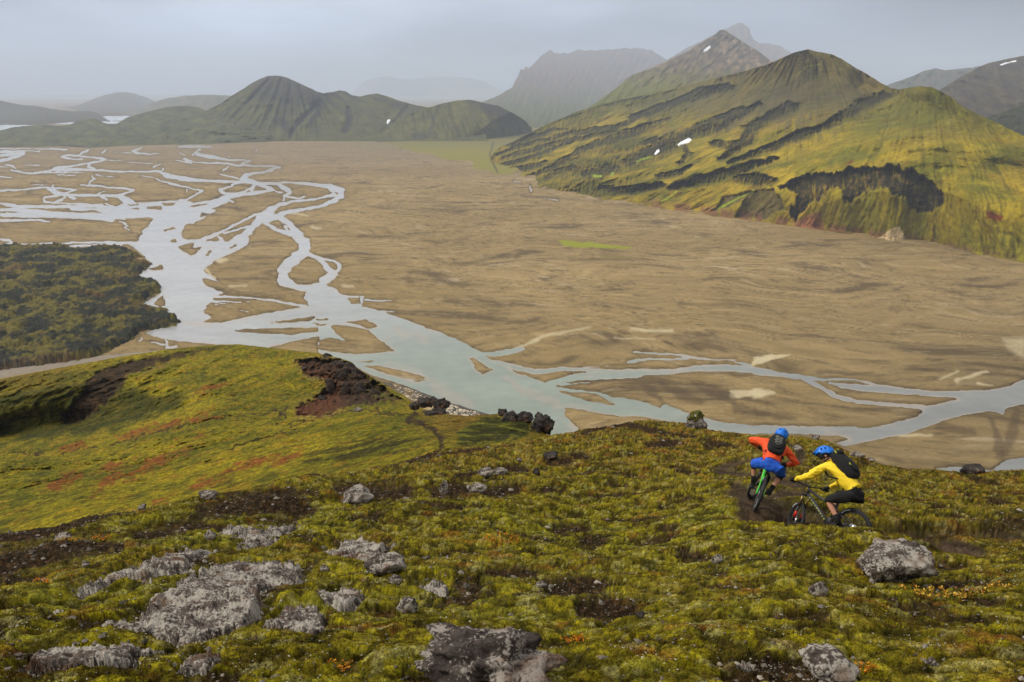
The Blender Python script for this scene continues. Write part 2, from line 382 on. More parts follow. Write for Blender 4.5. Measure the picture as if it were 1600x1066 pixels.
    Rb('D', (1060,430,10),(1150,437,42),(1280,412,32),(1340,400,16)); Rb('D', (1150,485,22),(1300,530,34),(1450,556,32),(1610,530,24)); Rb('D', (275,62,22),(270,95,16)); Rb('D', (290,78,9),(490,88,6)); Rb('D', (400,152,12),(500,160,7))
    P('E', [(-10,330),(100,352),(220,400),(300,450),(450,500),(650,537),(560,480),(600,475),(750,495),(860,522),(950,556),(1095,612),(1095,660),(930,627),(800,602),(680,602),(520,577),(370,552),(255,540),(320,590),(425,690),(300,780),(-10,780)])
    Rb('E', (200,402,20),(280,430,26),(400,445,17),(520,455,14),(600,480,20)); Rb('E', (0,290,32),(120,322,32),(200,322,30),(300,308,24),(450,312,22),(650,325,32),(850,327,44),(1000,325,32),(1160,302,34),(1350,300,44),(1500,312,44),(1620,330,38))
    Rb('E', (230,405,40),(320,377,40),(400,357,40),(500,352,54),(650,345,52),(800,342,42)); Rb('E', (760,200,11),(900,210,11),(1050,220,11),(1150,240,18),(1280,250,9),(1400,250,9)); Rb('E', (730,262,20),(850,245,15),(1000,248,11),(1100,240,15)); Rb('E', (1400,262,9),(1480,285,16))
    Rb('E', (450,300,6),(640,288,5)); Rb('E', (300,405,12),(480,392,8)); Rb('E', (1230,667,34),(1400,692,44),(1620,692,44))
    Rb('F', (0,192,42),(150,212,26),(300,230,26),(400,242,16),(500,238,12),(600,243,10),(700,270,16),(800,290,22)); Rb('F', (290,236,26),(380,282,26),(480,342,26),(600,372,24),(750,387,24),(900,397,24),(1010,410,40))
    Rb('F', (440,262,14),(520,278,32),(650,292,42),(800,302,44),(950,317,34),(1080,327,34),(1250,332,40))
    P('F', [(1060,310),(1300,305),(1420,300),(1540,270),(1620,225),(1620,385),(1500,412),(1480,452),(1400,432),(1250,452),(1100,492),(1000,532),(900,567),(700,602),(530,642),(480,622),(560,592),(400,562),(350,542),(700,527),(850,492),(960,462),(1000,425),(960,402),(1080,387),(1210,358)])
    Rb('F', (0,532,30),(60,522,22),(200,527,20),(400,532,24),(600,532,24)); P('F', [(1070,772),(1200,755),(1400,782),(1500,717),(1620,705),(1620,820),(1100,820)])
    Rb('P', (1060,652,16),(1110,664,12),(1170,670,11),(1300,676,10)); Rb('P', (496,462,40),(512,468,40),(532,476,30)); Rb('P', (1040,640,16),(1075,654,14),(1120,664,12))
    # small wet threads at the right-hand margin
    Rb('G', (170,880,6),(210,890,6)); Rb('G', (270,910,12),(275,945,9)); Rb('G', (350,985,4),(440,998,5))
    return sd

gx = np.concatenate([[-6000, -3000, -1500, -900, -600, -400, -280, -200, -140, -90, -55, -30], np.arange(-12, 1613, 2.0), [1630, 1660, 1700, 1760, 1850, 2000, 2300, 3000, 4500, 7000]])
gy = np.concatenate([np.array([146.2, 147, 148.5, 151, 155, 160, 168, 178, 190, 202, 212, 219]), np.arange(223, 420, 1.0), np.arange(420, 765, 1.6), [775, 800, 860, 960, 1200, 1700, 3000]])
PX, PY = np.meshgrid(gx, gy)
WX, WY, _ = at_y(PX, PY, plane_y(PY))
SD = water_sd(PX, PY)
shore = sm(-1.2, 1.4, SD)
big = fbm(WX / 260 + 0.6 * gn(WX / 400, WY / 400, 5), WY / 190, 3, 4)
wpx = WX + 60 * fbm(WX / 200, WY / 200, 8, 3); wpy = WY + 34 * fbm(WX / 170, WY / 150, 9, 3)
rt_ = 0.35 * np.sin(WX / 900 + 1.0) + 0.25 * np.sin(WY / 500)
ux, uy = wpx + rt_ * WY * 0.3, wpy + 0.10 * WX + 0.0 * rt_
streak = fbm(ux / 90, uy / 42, 11, 5, 0.6)
fine = fbm(ux / 24, uy / 11, 12, 4, 0.65)
chan = ridge(ux / 150, uy / 62, 14, 4, 0.5)
chan2 = ridge(ux / 90 + 9, uy / 36, 15, 4, 0.5)
GZ = (0.45 + 0.25 * streak + 0.12 * fine) * (1 - shore) - 0.5 * shore
GZ = np.where(SD < -0.6, np.maximum(GZ, 0.06), GZ)
GZ = np.minimum(GZ, 0.9)
sand = mixc(lin(160, 136, 90), lin(184, 158, 110), np.clip(0.5 * big + 0.35 * fine + 0.3, 0, 1))
sand = mixc(sand, lin(118, 98, 70), np.clip(0.6 * streak + 0.25 * fine - 0.02, 0, 0.7))
sand = mixc(sand, lin(92, 78, 56), sm(0.35, 0.95, streak - 0.5 * fine) * 0.55)
sand = mixc(sand, lin(206, 186, 152), sm(1.42, 1.72, chan) * 0.7 * sm(-0.3, 0.4, big))
sand = mixc(sand, lin(84, 72, 54), sm(1.5, 1.74, chan2) * 0.6)
l1 = ridge(ux / 60 + 3, uy / 20, 16, 5, 0.6); l2 = ridge(ux / 46 - 5, uy / 15, 18, 5, 0.62)
sand = mixc(sand, lin(188, 168, 128), sm(1.55, 1.95, l1) * 0.45)
sand = mixc(sand, lin(92, 78, 54), sm(1.5, 1.95, l2) * 0.5)
sand = sand * (1 + 0.10 * fine)[..., None]
# hue drifts to a darker wet brown on the right and near side
wet = sm(900, 1700, PX) * sm(360, 640, PY)
sand = sand * (0.86 - 0.24 * wet)[..., None]
sand = sand * (1 - 0.42 * sm(-5.0, -0.4, SD) * (0.5 + 0.5 * sm(-0.3, 0.5, fine)))[..., None]   # wet margins
wj = PX + 5 * fbm(PX / 30, PY / 12, 31, 3), PY + 2.0 * fbm(PX / 26, PY / 10, 32, 3)
def paint(c, k, pts, col, soft=2.0, amt=1.0, poly=False):
    s = poly_sd(Z(k, pts), *wj) if poly else rib_sd(Z(k, pts), *wj)
    return mixc(c, col, sm(-soft, soft, s) * amt)
PALE = lin(206, 190, 152); DK = lin(88, 72, 52)
for a in [('E', [(40,180,20),(120,140,22),(240,95,16),(490,52,8)]), ('E', [(640,118,8),(900,125,7)]), ('E', [(740,62,18),(1000,72,22)]), ('F', [(1105,243,10),(1200,197,12)]),
          ('F', [(1200,255,16),(1370,198,18)]), ('F', [(1320,270,14),(1410,278,8)]), ('B', [(950,640,14),(1060,655,8)]), ('B', [(320,1030,30),(390,1020,16)]), ('B', [(1090,740,14),(1180,762,22)]),
          ('F', [(0,330,60),(90,320,30)]), ('F', [(820,575,12),(1050,578,10)]), ('E', [(1380,470,50),(1560,460,40)]), ('C', [(1500,280,20),(1560,290,14)]), ('C', [(750,285,14),(860,285,10)]), ('C', [(690,115,30),(740,110,14)]), ('C', [(600,180,16),(660,235,20)])]:
    sand = paint(sand, a[0], a[1], PALE, 2.2, 0.8)
sand = paint(sand, 'E', [(1475,290),(1500,262),(1610,228),(1610,262),(1500,292)], PALE * 1.05, 1.0, 0.9, True)
sand = paint(sand, 'F', [(0,150),(0,115),(100,95),(215,90),(140,120)], PALE, 1.0, 0.9, True)
sand = paint(sand, 'F', [(1490,0),(1500,60),(1540,90),(1610,120),(1610,0)], PALE * 0.85, 6, 0.7, True)
for a in [('E', [(360,376,14),(780,372,20)]), ('E', [(820,420,30),(880,460,50),(930,510,30)]), ('E', [(920,400,20),(1060,480,60),(1190,525,30)]), ('E', [(1130,400,30),(1260,450,80),(1390,515,60)]), ('E', [(1400,560,60),(1600,590,40)]),
          ('F', [(1400,490,30),(1440,580,50),(1460,700,60)]), ('F', [(1490,680,60),(1530,560,70),(1560,440,50)]), ('F', [(1100,520,60),(1300,560,40)]), ('E', [(1110,330,14),(1500,350,20)]), ('E', [(480,150,14),(640,145,30)]), ('F', [(1060,330,4),(700,245,4),(1100,243,4)]),
          ('E', [(290,180,5),(480,140,5),(620,130,6)]), ('F', [(0,430,30),(120,460,40),(240,470,20)])]:
    sand = paint(sand, a[0], a[1], DK, 3.5, 0.62)
GREENP = lin(148, 150, 44)
sand = paint(sand, 'P', [(872,377),(905,379),(960,383),(992,387),(975,390),(900,387),(878,384)], GREENP, 0.8, 1.0, True)
sand = paint(sand, 'P', [(935,400),(960,398),(988,404),(970,410),(944,408)], lin(128, 114, 66), 2.0, 0.7, True)
flat = poly_sd([(590,216),(610,226),(640,236),(680,242),(700,250),(738,253),(742,264),(776,272),(800,272),(860,240),(830,200),(600,200)], *wj)
sand = mixc(sand, lin(140, 132, 56), sm(-1.0, 1.0, flat))
sand = mixc(sand, lin(122, 116, 66), sm(240, 222, PY) * sm(430, 620, PX) * 0.8)
strm = rib_sd(Z('G', [(45,640,8),(20,720,8),(40,770,10),(70,830,8)]), PX, PY)
sand = mixc(sand, lin(70, 66, 60), sm(-0.8, 0.8, strm))
# the far side of the plain is greyer silt
sand = mixc(sand, lin(138, 122, 100), sm(300, 235, PY) * 0.55 * sm(0, 3, -flat))
m_sand = ground_mat('braided_sand', scale=0.05, amp=0.10, bump=0.35, bdist=0.5, rough=0.9, detail=8, stretch=(0.8, 1.4, 1), scale2=0.6)
V = np.stack([WX, WY, GZ], -1).reshape(-1, 3)
valley = mesh_np('valley_ground', V, grid_quads(*PX.shape), m_sand, sand.reshape(-1, 3))
tag(valley, 'flat brown gravel outwash plain of the valley floor, streaked by old channels', kind='structure')

# water surface: same cells, only where the bed lies below it
def water_mat(name, rough=0.22, bump=0.25, sc1=0.25):
    m = bpy.data.materials.new(name); m.use_nodes = True
    t = m.node_tree; b = t.nodes['Principled BSDF']
    b.inputs['Roughness'].default_value = rough; b.inputs['IOR'].default_value = 1.33; b.inputs['Specular IOR Level'].default_value = 0.5
    a = N(t, 'ShaderNodeVertexColor'); a.layer_name = 'Col'
    co = N(t, 'ShaderNodeTexCoord'); mpn = N(t, 'ShaderNodeMapping'); mpn.inputs['Scale'].default_value = (1, 1, 1)
    t.links.new(co.outputs['Object'], mpn.inputs['Vector'])
    n1 = N(t, 'ShaderNodeTexNoise'); n1.inputs['Scale'].default_value = sc1; n1.inputs['Detail'].default_value = 6
    t.links.new(mpn.outputs[0], n1.inputs['Vector'])
    r1 = N(t, 'ShaderNodeMapRange'); r1.inputs['From Min'].default_value = 0.3; r1.inputs['From Max'].default_value = 0.7
    r1.inputs['To Min'].default_value = 0.93; r1.inputs['To Max'].default_value = 1.07
    t.links.new(n1.outputs['Fac'], r1.inputs['Value'])
    v = N(t, 'ShaderNodeVectorMath', operation='SCALE'); t.links.new(a.outputs['Color'], v.inputs[0]); t.links.new(r1.outputs[0], v.inputs['Scale'])
    t.links.new(v.outputs[0], b.inputs['Base Color'])
    bp = N(t, 'ShaderNodeBump'); bp.inputs['Strength'].default_value = bump; bp.inputs['Distance'].default_value = 0.15
    t.links.new(n1.outputs['Fac'], bp.inputs['Height']); t.links.new(bp.outputs[0], b.inputs['Normal'])
    return m
m_water = water_mat('milky_water', 0.18, 0.35, 0.12)
wet_cells = (GZ[:-1, :-1] < 0.05) | (GZ[1:, :-1] < 0.05) | (GZ[:-1, 1:] < 0.05) | (GZ[1:, 1:] < 0.05)
wcol = mixc(lin(172, 172, 172), lin(142, 152, 138), sm(430, 560, PY) * sm(200, 640, PX))
wcol = mixc(wcol, lin(140, 142, 138), sm(900, 1300, PX))
wcol = wcol * (1 + 0.10 * fbm(ux / 130, uy / 34, 45, 4))[..., None]
shallow = (1 - sm(0.0, 3.2, SD)) * 0.85 + 0.55 * sm(0.15, 0.7, fbm(wpx / 40, wpy / 22, 41, 4) + 0.1 * gn(WX / 9, WY / 9, 42)) * (1 - sm(6, 14, SD))
wcol = mixc(wcol, lin(176, 162, 146), np.clip(shallow * sm(-0.2, 0.6, fbm(WX / 60, WY / 40, 44, 3) + 0.35), 0, 0.75))
for a in [('D', [(620,300,40),(690,340,60)], 14), ('D', [(460,260,14),(455,320,18),(470,390,14)], 4), ('D', [(510,270,40),(560,310,50)], 12), ('D', [(760,640,60),(860,720,90),(980,770,60)], 20), ('D', [(1220,590,30),(1300,660,50),(1400,700,60),(1560,760,60)], 10), ('F', [(430,560,30),(560,600,50)], 6)]:
    wcol = paint(wcol, a[0], a[1], lin(166, 154, 140), a[2] / 3, 0.55)
V2 = np.stack([WX, WY, 0 * WX], -1).reshape(-1, 3)
Vw, Qw, cw = compact(V2, grid_quads(*PX.shape, keep=wet_cells), wcol.reshape(-1, 3))
river = mesh_np('braided_river', Vw, Qw, m_water, cw)
tag(river, 'pale milky glacial river braiding across the gravel plain', kind='structure')

for pts, lab in (([(-300,192),(-100,193),(18,193),(45,196),(62,199),(40,203),(-20,204),(-300,206)], 'pale far lake inlet at the left behind low green hills'),
                 ([(84,188),(108,188),(118,190),(112,194),(86,194)], 'small sliver of far lake between two low hills'),
                 ([(148,187),(158,179),(180,178),(196,181),(222,183),(200,188),(186,193),(160,194)], 'far pale lake at the foot of the bluish hills')):
    p = np.array(pts, float); X, Y, _ = at_y(p[:, 0], p[:, 1], plane_y(p[:, 1], 1.0))
    bm = bmesh.new(); bm.faces.new([bm.verts.new((a, b, 1.0)) for a, b in zip(X, Y)])
    me = bpy.data.meshes.new('lake'); bm.to_mesh(me); bm.free()
    o = bpy.data.objects.new('lake', me); C.objects.link(o); me.materials.append(plain_mat('lake_water', (0.5, 0.53, 0.56), 0.15, vs=0.01, var=0.05)); tag(o, lab, kind='structure')

# pale pebbles strewn over the dark shingle bank below the crags
def strip(name, pts_top, pts_bot, mat, col, z=0.5, kind='structure', label=None, n=60):
    xs = np.linspace(0, 1, n)
    t = np.array(pts_top, float); b = np.array(pts_bot, float)
    ta = np.stack([np.interp(xs, np.linspace(0, 1, len(t)), t[:, i]) for i in (0, 1)]); ba = np.stack([np.interp(xs, np.linspace(0, 1, len(b)), b[:, i]) for i in (0, 1)])
    rows = []
    for v in np.linspace(0, 1, 8):
        px = ta[0] * (1 - v) + ba[0] * v; py = ta[1] * (1 - v) + ba[1] * v
        X, Y, _ = at_y(px, py, plane_y(py, z)); rows.append(np.stack([X, Y, z * np.sin(math.pi * np.clip(v + 0.12, 0, 1)) ** 0.5 + 0.25 * fbm(X / 4, Y / 4, 6, 3)], -1))
    A = np.array(rows)
    return tag(mesh_np(name, A.reshape(-1, 3), grid_quads(8, n), mat, np.tile(col, (8 * n, 1))), label, kind=kind)
m_shingle = ground_mat('dark_shingle', scale=0.8, amp=0.3, bump=0.5, bdist=0.3)
strip('shingle_bank', Z('D', [(300,565),(420,595),(560,640),(700,695),(850,750),(1000,795),(1120,830),(1200,850)]), Z('D', [(300,640),(420,700),(560,760),(700,800),(850,860),(1000,880),(1120,880),(1200,880)]), m_shingle, lin(88, 82, 76), 0.7, label='dark grey shingle bank along the near river edge')
def blob_cloud(name, P, S, mat, col, seed=0, squash=0.6, kind='stuff', label=None, cjit=0.2):
    """many small irregular stones in one mesh (8 verts each)"""
    r = np.random.default_rng(seed); n = len(P)
    base = np.array([[1,0,0],[.3,.95,0],[-.8,.6,0],[-.8,-.6,0],[.3,-.95,0],[0,0,1.0]])
    B = base[None] * (1 + 0.35 * r.standard_normal((n, 6, 1)).clip(-1, 1)) * S[:, None, None]
    B[:, :, 2] *= squash
    a = r.random(n) * 6.28; ca, sa = np.cos(a)[:, None], np.sin(a)[:, None]
    Vv = np.stack([B[..., 0] * ca - B[..., 1] * sa, B[..., 0] * sa + B[..., 1] * ca, B[..., 2]], -1) + P[:, None]
    f = np.array([[0,1,5],[1,2,5],[2,3,5],[3,4,5],[4,0,5]])
    Q = (f[None] + 6 * np.arange(n)[:, None, None]).reshape(-1, 3)
    cc = np.repeat(col * (1 + cjit * r.standard_normal((n, 1)).clip(-2, 2)), 6, 0)
    return tag(mesh_np(name, Vv.reshape(-1, 3), Q, mat, cc, smooth=False), label, kind=kind)
r = np.random.default_rng(4); n = 900
u = r.random(n); v = r.random(n); 
cxs = np.interp(u, [0, .25, .5, .75, 1], [490, 640, 800, 930, 1050]) / 4.21 + 500; cys = (np.interp(u, [0, .25, .5, .75, 1], [665, 715, 775, 820, 850]) + (v - .5) * 62) / 4.21 + 450
keepm = fbm(cxs / 7, cys / 4, 5, 2) > -0.35
cxs, cys = cxs[keepm], cys[keepm]
X, Y, _ = at_y(cxs, cys, plane_y(cys, 0.8))
m_stone_pale = ground_mat('pale_stone', scale=2, amp=0.2, bump=0)
blob_cloud('pebbles', np.stack([X, Y, 0 * X + 0.55], -1), 0.25 + 0.75 * r.random(len(X)) ** 2, m_stone_pale, lin(206, 192, 168), 3, label='pale pebbles and boulders strewn on the dark shingle bank')

# ================================================================== HILLS
m_hill = ground_mat('mossy_hill', scale=0.03, amp=0.24, bump=0.6, bdist=3.0, detail=9, scale2=0.22, veg=1.12)
def hill(name, label, top, bottom, ctrl, x0, x1, step, ny, colf, dispf=None, jit=0.8, back=0.7, mat=None, seed=1, ytop_k=5, ax=300, ay=120, plane_bottom=True, kind='structure', cat=None, vpow=1.0):
    xs = np.arange(x0, x1 + step, step).astype(float)
    T = curve(top, xs, ytop_k, jit, seed); B = curve(bottom, xs, 5)
    T = np.minimum(T, B - 0.3)
    v = np.linspace(0, 1, ny)[:, None] ** vpow
    px = np.tile(xs, (ny, 1)); py = B[None] * (1 - v) + T[None] * v
    cl = [(c[0], c[1], math.log(c[2])) for c in ctrl]
    if plane_bottom:
        bx = np.linspace(x0, x1, 14); by = np.interp(bx, xs, B)
        cl += [(a, b, math.log(plane_y(b))) for a, b in zip(bx, by)]
    Y = np.exp(tps(cl, ax, ay)(px, py))
    if plane_bottom:
        Yp = plane_y(B)[None]; wgt = np.exp(-((B[None] - py) / 2.0))
        Y = Y * (1 - wgt) + Yp * wgt
    if plane_bottom: Y = np.maximum.accumulate(Y * (1 + 0.0002 * v), 0)
    X, Yw, Zw = at_y(px, py, Y)
    edge = sm(0, 5, B[None] - py) * sm(-2, 6, py - T[None])
    if dispf is not None:          # relief: hollows recede up-slope, ribs come forward
        Y = Y - 1.7 * dispf(px, py, X, Yw) * edge
        X, Yw, Zw = at_y(px, py, Y)
    if plane_bottom: Zw = np.maximum(Zw, -0.8 + 0.5 * (v > 0))
    Zw[0] = -1.0
    col = colf(px, py, X, Yw, Zw)
    rows = [np.stack([X, Yw, Zw], -1)]; cols = [col]
    for d in (0.015, 0.05, 0.12, 0.25):
        k = 1 + d; s = Y[-1] * d
        rows.append(np.stack([X[-1] * k, Yw[-1] * k, np.maximum(Zw[-1] - s * back * (1 + d), -1.0)], -1)[None]); cols.append(col[-1:])
    A = np.concatenate(rows); Cc = np.concatenate(cols)
    o = mesh_np(name, A.reshape(-1, 3), grid_quads(A.shape[0], A.shape[1]), mat or m_hill, Cc.reshape(-1, 3))
    tag(o, label, cat, kind=kind)
    return o, (xs, T, B)
def gully(px, py, pts, asp=1.0, under=1.0):
    p = np.array(pts, float); W = p[:, 2].max() / under; out_ = np.zeros(px.shape)
    m = (px > p[:, 0].min() - W) & (px < p[:, 0].max() + W) & (py > p[:, 1].min() - W) & (py < p[:, 1].max() + W)
    if not m.any(): return out_
    x = px[m]; y = py[m]; best = np.zeros(x.shape)
    for i in range(len(p) - 1):
        d, t = segd(x, y, p[i], p[i + 1], asp); wd = (p[i, 2] * (1 - t) + p[i + 1, 2] * t) / 2
        if under != 1.0:
            yl = p[i, 1] * (1 - t) + p[i + 1, 1] * t; d = np.where(y > yl, d * under, d * 1.6)
        best = np.maximum(best, 1 - sm(0.2, 1.0, d / wd))
    out_[m] = best; return out_

# --- very far hills
def farcol(c1, c2, s):
    def f(px, py, X, Y, Zz): return mixc(c1, c2, np.clip(0.5 + 0.6 * fbm(px / 14, py / 6, s, 4), 0, 1))
    return f
fd = lambda a, sx, sy, s: (lambda px, py, X, Y: a * ridge(px / sx, py / sy, s, 4, 0.5) - a)
hill('mountain', 'faint blue mountain almost lost in fog behind the low valley hills', [(520,165),(548,150),(560,132),(575,124),(600,119),(640,124),(665,121),(700,119),(735,122),(760,128),(780,142),(800,160)], [(520,180),(800,182)], [(520,160,19000),(800,160,19000),(660,120,20000),(660,180,16500)], 500, 820, 4, 20, farcol(GREYGREEN, BROWN, 2), fd(60, 20, 14, 5), jit=1.2)
hill('mountain', 'dim bluish hill in fog beyond the far lake', [(40,172),(120,166),(140,157),(160,149),(190,143),(215,147),(235,155),(260,166),(300,172)], [(40,183),(300,183)], [(60,170,9500),(190,143,10500),(260,170,9500)], 30, 310, 4, 14, farcol(GREYGREEN, BROWN, 3), fd(40, 20, 12, 6), jit=0.6)
hill('hill', 'low dark hill on the far left shore of the lake', [(-200,150),(-60,153),(0,157),(20,162),(35,164),(60,166),(85,171),(110,174),(145,174),(155,178),(166,186),(172,190)], [(-200,198),(0,197),(60,196),(130,190),(165,190),(172,191)], [(-200,150,6200),(0,157,6000),(110,174,5400),(0,180,5400)], -200, 172, 3, 18, farcol(GREYGREEN * 0.8, BROWN * 0.6, 4), fd(22, 14, 9, 7), jit=0.7)
hill('hill', 'long pale hill with a small snow streak behind the green cone hill', [(176,184),(200,176),(230,163),(262,153),(300,149),(330,148),(365,150),(420,156),(480,160)], [(176,190),(230,192),(300,190),(400,190),(480,190)], [(176,184,5600),(300,149,6400),(480,160,6400)], 176, 480, 3, 16, farcol(GREYGREEN, lin(120, 108, 92), 5), fd(25, 16, 9, 8), jit=0.6)
hill('mountain', 'distant blue ridge in cloud at the right behind the near green hill', [(1340,150),(1400,128),(1430,118),(1445,110),(1460,107),(1480,110),(1530,104),(1560,98),(1640,95),(1800,95)], [(1340,165),(1800,175)], [(1340,150,5600),(1460,107,5800),(1640,95,5800),(1500,160,5000),(1800,95,5800)], 1340, 1800, 3, 26, farcol(GREYGREEN, BROWN * 0.7, 6), fd(40, 18, 16, 9), jit=1.0, plane_bottom=False)

# --- craggy brown mountain in cloud
def craggy(px, py, X, Y, Zz):
    c = mixc(lin(98, 84, 76), lin(120, 96, 80), np.clip(0.5 + 0.7 * fbm(px / 16, py / 10, 61, 4), 0, 1))
    return mixc(c, lin(92, 94, 62), sm(120, 175, py + 10 * fbm(px / 20, py / 20, 62, 3)))
hill('mountain', 'craggy brown mountain with a toothed crest fading into low cloud', [(730,166),(760,158),(785,146),(800,137),(806,125),(810,118),(813,108),(818,110),(822,104),(826,107),(835,98),(845,88),(852,82),(860,78),(866,82),(875,85),(884,82),(888,84),(895,80),(905,78),(915,79),(940,78),(975,76),(1000,75),(1020,80),(1040,92),(1060,104)], [(730,190),(800,200),(900,200),(1060,190)],
     [(740,165,5600),(860,78,12000),(1000,76,12500),(1060,104,12000),(830,180,4800),(950,170,6200),(1050,170,6400),(900,130,8500)], 730, 1060, 1.6, 70, craggy, lambda px, py, X, Y: 38 * (ridge((px + 0.45 * (py - 80)) / 11, py / 30, 63, 4, 0.55) - 1) + 20 * fbm(px / 6, py / 5, 64, 3), jit=1.5, ytop_k=1, seed=9)

# --- misty twin peak
hill('mountain', 'pale jagged peak in mist behind the snow-flecked brown peak', [(1000,112),(1045,92),(1075,74),(1100,62),(1120,52),(1135,44),(1145,40),(1152,36),(1158,35),(1165,40),(1171,44),(1173,54),(1178,62),(1186,68),(1200,68),(1220,72),(1232,80),(1245,90),(1300,110)], [(1000,140),(1300,150)],
     [(1000,112,6400),(1157,36,11500),(1240,85,10500),(1100,120,6500),(1300,110,7600)], 1000, 1300, 1.6, 50, farcol(lin(116, 102, 92), lin(136, 122, 108), 71), lambda px, py, X, Y: 42 * (ridge((px - 0.3 * py) / 12, py / 26, 72, 4, 0.55) - 1), plane_bottom=False, jit=1.0, ytop_k=1, seed=11)
def peakcol(px, py, X, Y, Zz):
    c = mixc(lin(96, 84, 72), lin(126, 110, 88), sm(-0.2, 0.5, fbm(px / 12, py / 9, 73, 4)))
    c = mixc(c, lin(150, 128, 104), sm(0.2, 0.6, fbm(px / 9 + 5, py / 14, 74, 3)) * sm(1115, 1135, px))
    return mixc(c, lin(104, 104, 44), sm(96, 145, py + 16 * fbm(px / 18, py / 12, 75, 4)))
hill('mountain', 'brown pointed mountain with one snow patch above the green ridges', [(880,190),(930,162),(968,134),(978,124),(990,116),(1010,110),(1030,102),(1050,92),(1075,80),(1100,64),(1115,55),(1124,48),(1130,46),(1140,52),(1155,62),(1175,74),(1190,84),(1206,97),(1240,112)], [(880,210),(960,190),(1060,175),(1150,150),(1240,140)],
     [(880,190,2500),(968,134,3300),(1130,46,4500),(1206,97,3800),(960,180,2200),(1060,150,2500),(1200,130,2400),(1060,110,3300)], 880, 1240, 1.5, 90, peakcol, lambda px, py, X, Y: 26 * (ridge((px + 0.9 * py) / 22, (py - 0.4 * px) / 40, 76, 5, 0.55) - 1), plane_bottom=False, jit=0.8, ytop_k=1, seed=12)

# --- dark hills on the right
def darkr(px, py, X, Y, Zz):
    c = mixc(lin(70, 62, 54), lin(92, 82, 60), np.clip(0.5 + 0.7 * fbm((px - py) / 26, py / 9, 81, 4), 0, 1))
    return c
hill('mountain', 'dark brown mountain with a thin snow streak beyond the right-hand ridge', [(1430,160),(1470,140),(1485,130),(1500,121),(1520,110),(1540,100),(1560,95),(1600,87),(1640,84),(1800,80)], [(1430,190),(1500,200),(1640,215),(1800,230)],
     [(1430,160,2500),(1540,100,3000),(1640,84,3200),(1500,185,2100),(1640,200,2000),(1800,80,3300)], 1430, 1800, 2.5, 60, darkr, lambda px, py, X, Y: 24 * (ridge((px - 1.1 * py) / 26, py / 30, 82, 5, 0.5) - 1), plane_bottom=False, jit=0.8, seed=14)
hill('hill', 'dark lower spur behind the right-hand ridge', [(1500,215),(1540,184),(1560,177),(1580,170),(1600,163),(1640,155),(1800,140)], [(1500,230),(1640,245),(1800,260)],
     [(1540,184,1600),(1640,155,1800),(1560,220,1350),(1700,230,1400)], 1500, 1800, 2.5, 40, lambda px, py, X, Y, Zz: mixc(lin(54, 54, 44), lin(76, 80, 48), np.clip(0.4 + 0.7 * fbm((px - py) / 14, py / 7, 83, 4), 0, 1)), fd(10, 18, 12, 84), plane_bottom=False, jit=0.6, seed=15)

# --- low green hills at the far left edge of the plain
def lowcol(px, py, X, Y, Zz):
    c = mixc(lin(98, 98, 60), lin(80, 82, 54), np.clip(0.5 + 0.8 * fbm(px / 26, py / 8, 91, 4), 0, 1))
    c = mixc(c, lin(64, 66, 46), sm(0.15, 0.5, fbm(px / 30, py / 7, 92, 3)) * 0.7)
    c = mixc(c, lin(60, 48, 42), sm(226, 229, py) * sm(90, 100, px) * sm(135, 125, px))
    return c
hill('hill', 'low rolling green hills at the left edge of the plain', [(-200,212),(-60,206),(0,204),(20,199),(40,197),(70,195),(95,197),(110,195),(125,188),(138,185),(150,186),(165,193),(180,195),(200,183),(225,176),(245,171),(262,167),(290,165),(315,169),(330,180),(345,190),(420,205)], [(-200,234),(0,231),(100,229),(140,232),(170,230),(200,228),(300,226),(420,222)],
     [(-200,212,2900),(0,204,2900),(70,195,3000),(138,185,3200),(290,165,3300),(400,205,2700),(200,205,2750),(60,215,2650)], -200, 420, 2, 40, lowcol, lambda px, py, X, Y: 18 * (fbm(px / 26, py / 9, 93, 4) - 0.2), jit=0.35, seed=16)
# --- green cone hill and its shoulders
def conecol(px, py, X, Y, Zz):
    ang = np.arctan2(px - 455, (py - 90) * 1.0)
    fl = fbm(ang * 9, (py - 100) / 60, 95, 4, 0.6)
    c = mixc(lin(100, 98, 54), lin(82, 82, 48), np.clip(0.5 + 0.8 * fbm(px / 30, py / 12, 94, 4), 0, 1))
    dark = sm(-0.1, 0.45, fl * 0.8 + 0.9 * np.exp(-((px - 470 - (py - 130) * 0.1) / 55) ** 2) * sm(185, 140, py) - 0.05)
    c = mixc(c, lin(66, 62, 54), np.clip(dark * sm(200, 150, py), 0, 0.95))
    for g in ([(500,160,16),(480,178,10),(462,196,12),(455,214,7)], [(505,165,14),(490,185,8),(480,196,10)], [(398,216,6),(390,200,5)], [(545,170,12),(548,185,16),(540,205,14)], [(440,190,26),(452,205,18)]):
        c = mixc(c, lin(58, 54, 46), gully(px + 3 * gn(px / 9, py / 9, 96), py, g))
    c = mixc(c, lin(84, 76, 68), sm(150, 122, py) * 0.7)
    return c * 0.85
def conedis(px, py, X, Y):
    ang = np.arctan2(px - 455, (py - 85) * 1.0)
    d = 12 * (ridge(ang * 7, (py - 100) / 90, 97, 4, 0.5) - 1) + 8 * fbm(px / 28, py / 14, 98, 4)
    for g in ([(500,160,16),(480,178,12),(462,196,14),(455,214,9)], [(545,170,14),(548,185,18),(540,205,16)], [(640,165,14),(620,190,16),(600,205,14)]): d = d - 16 * gully(px, py, g)
    return d
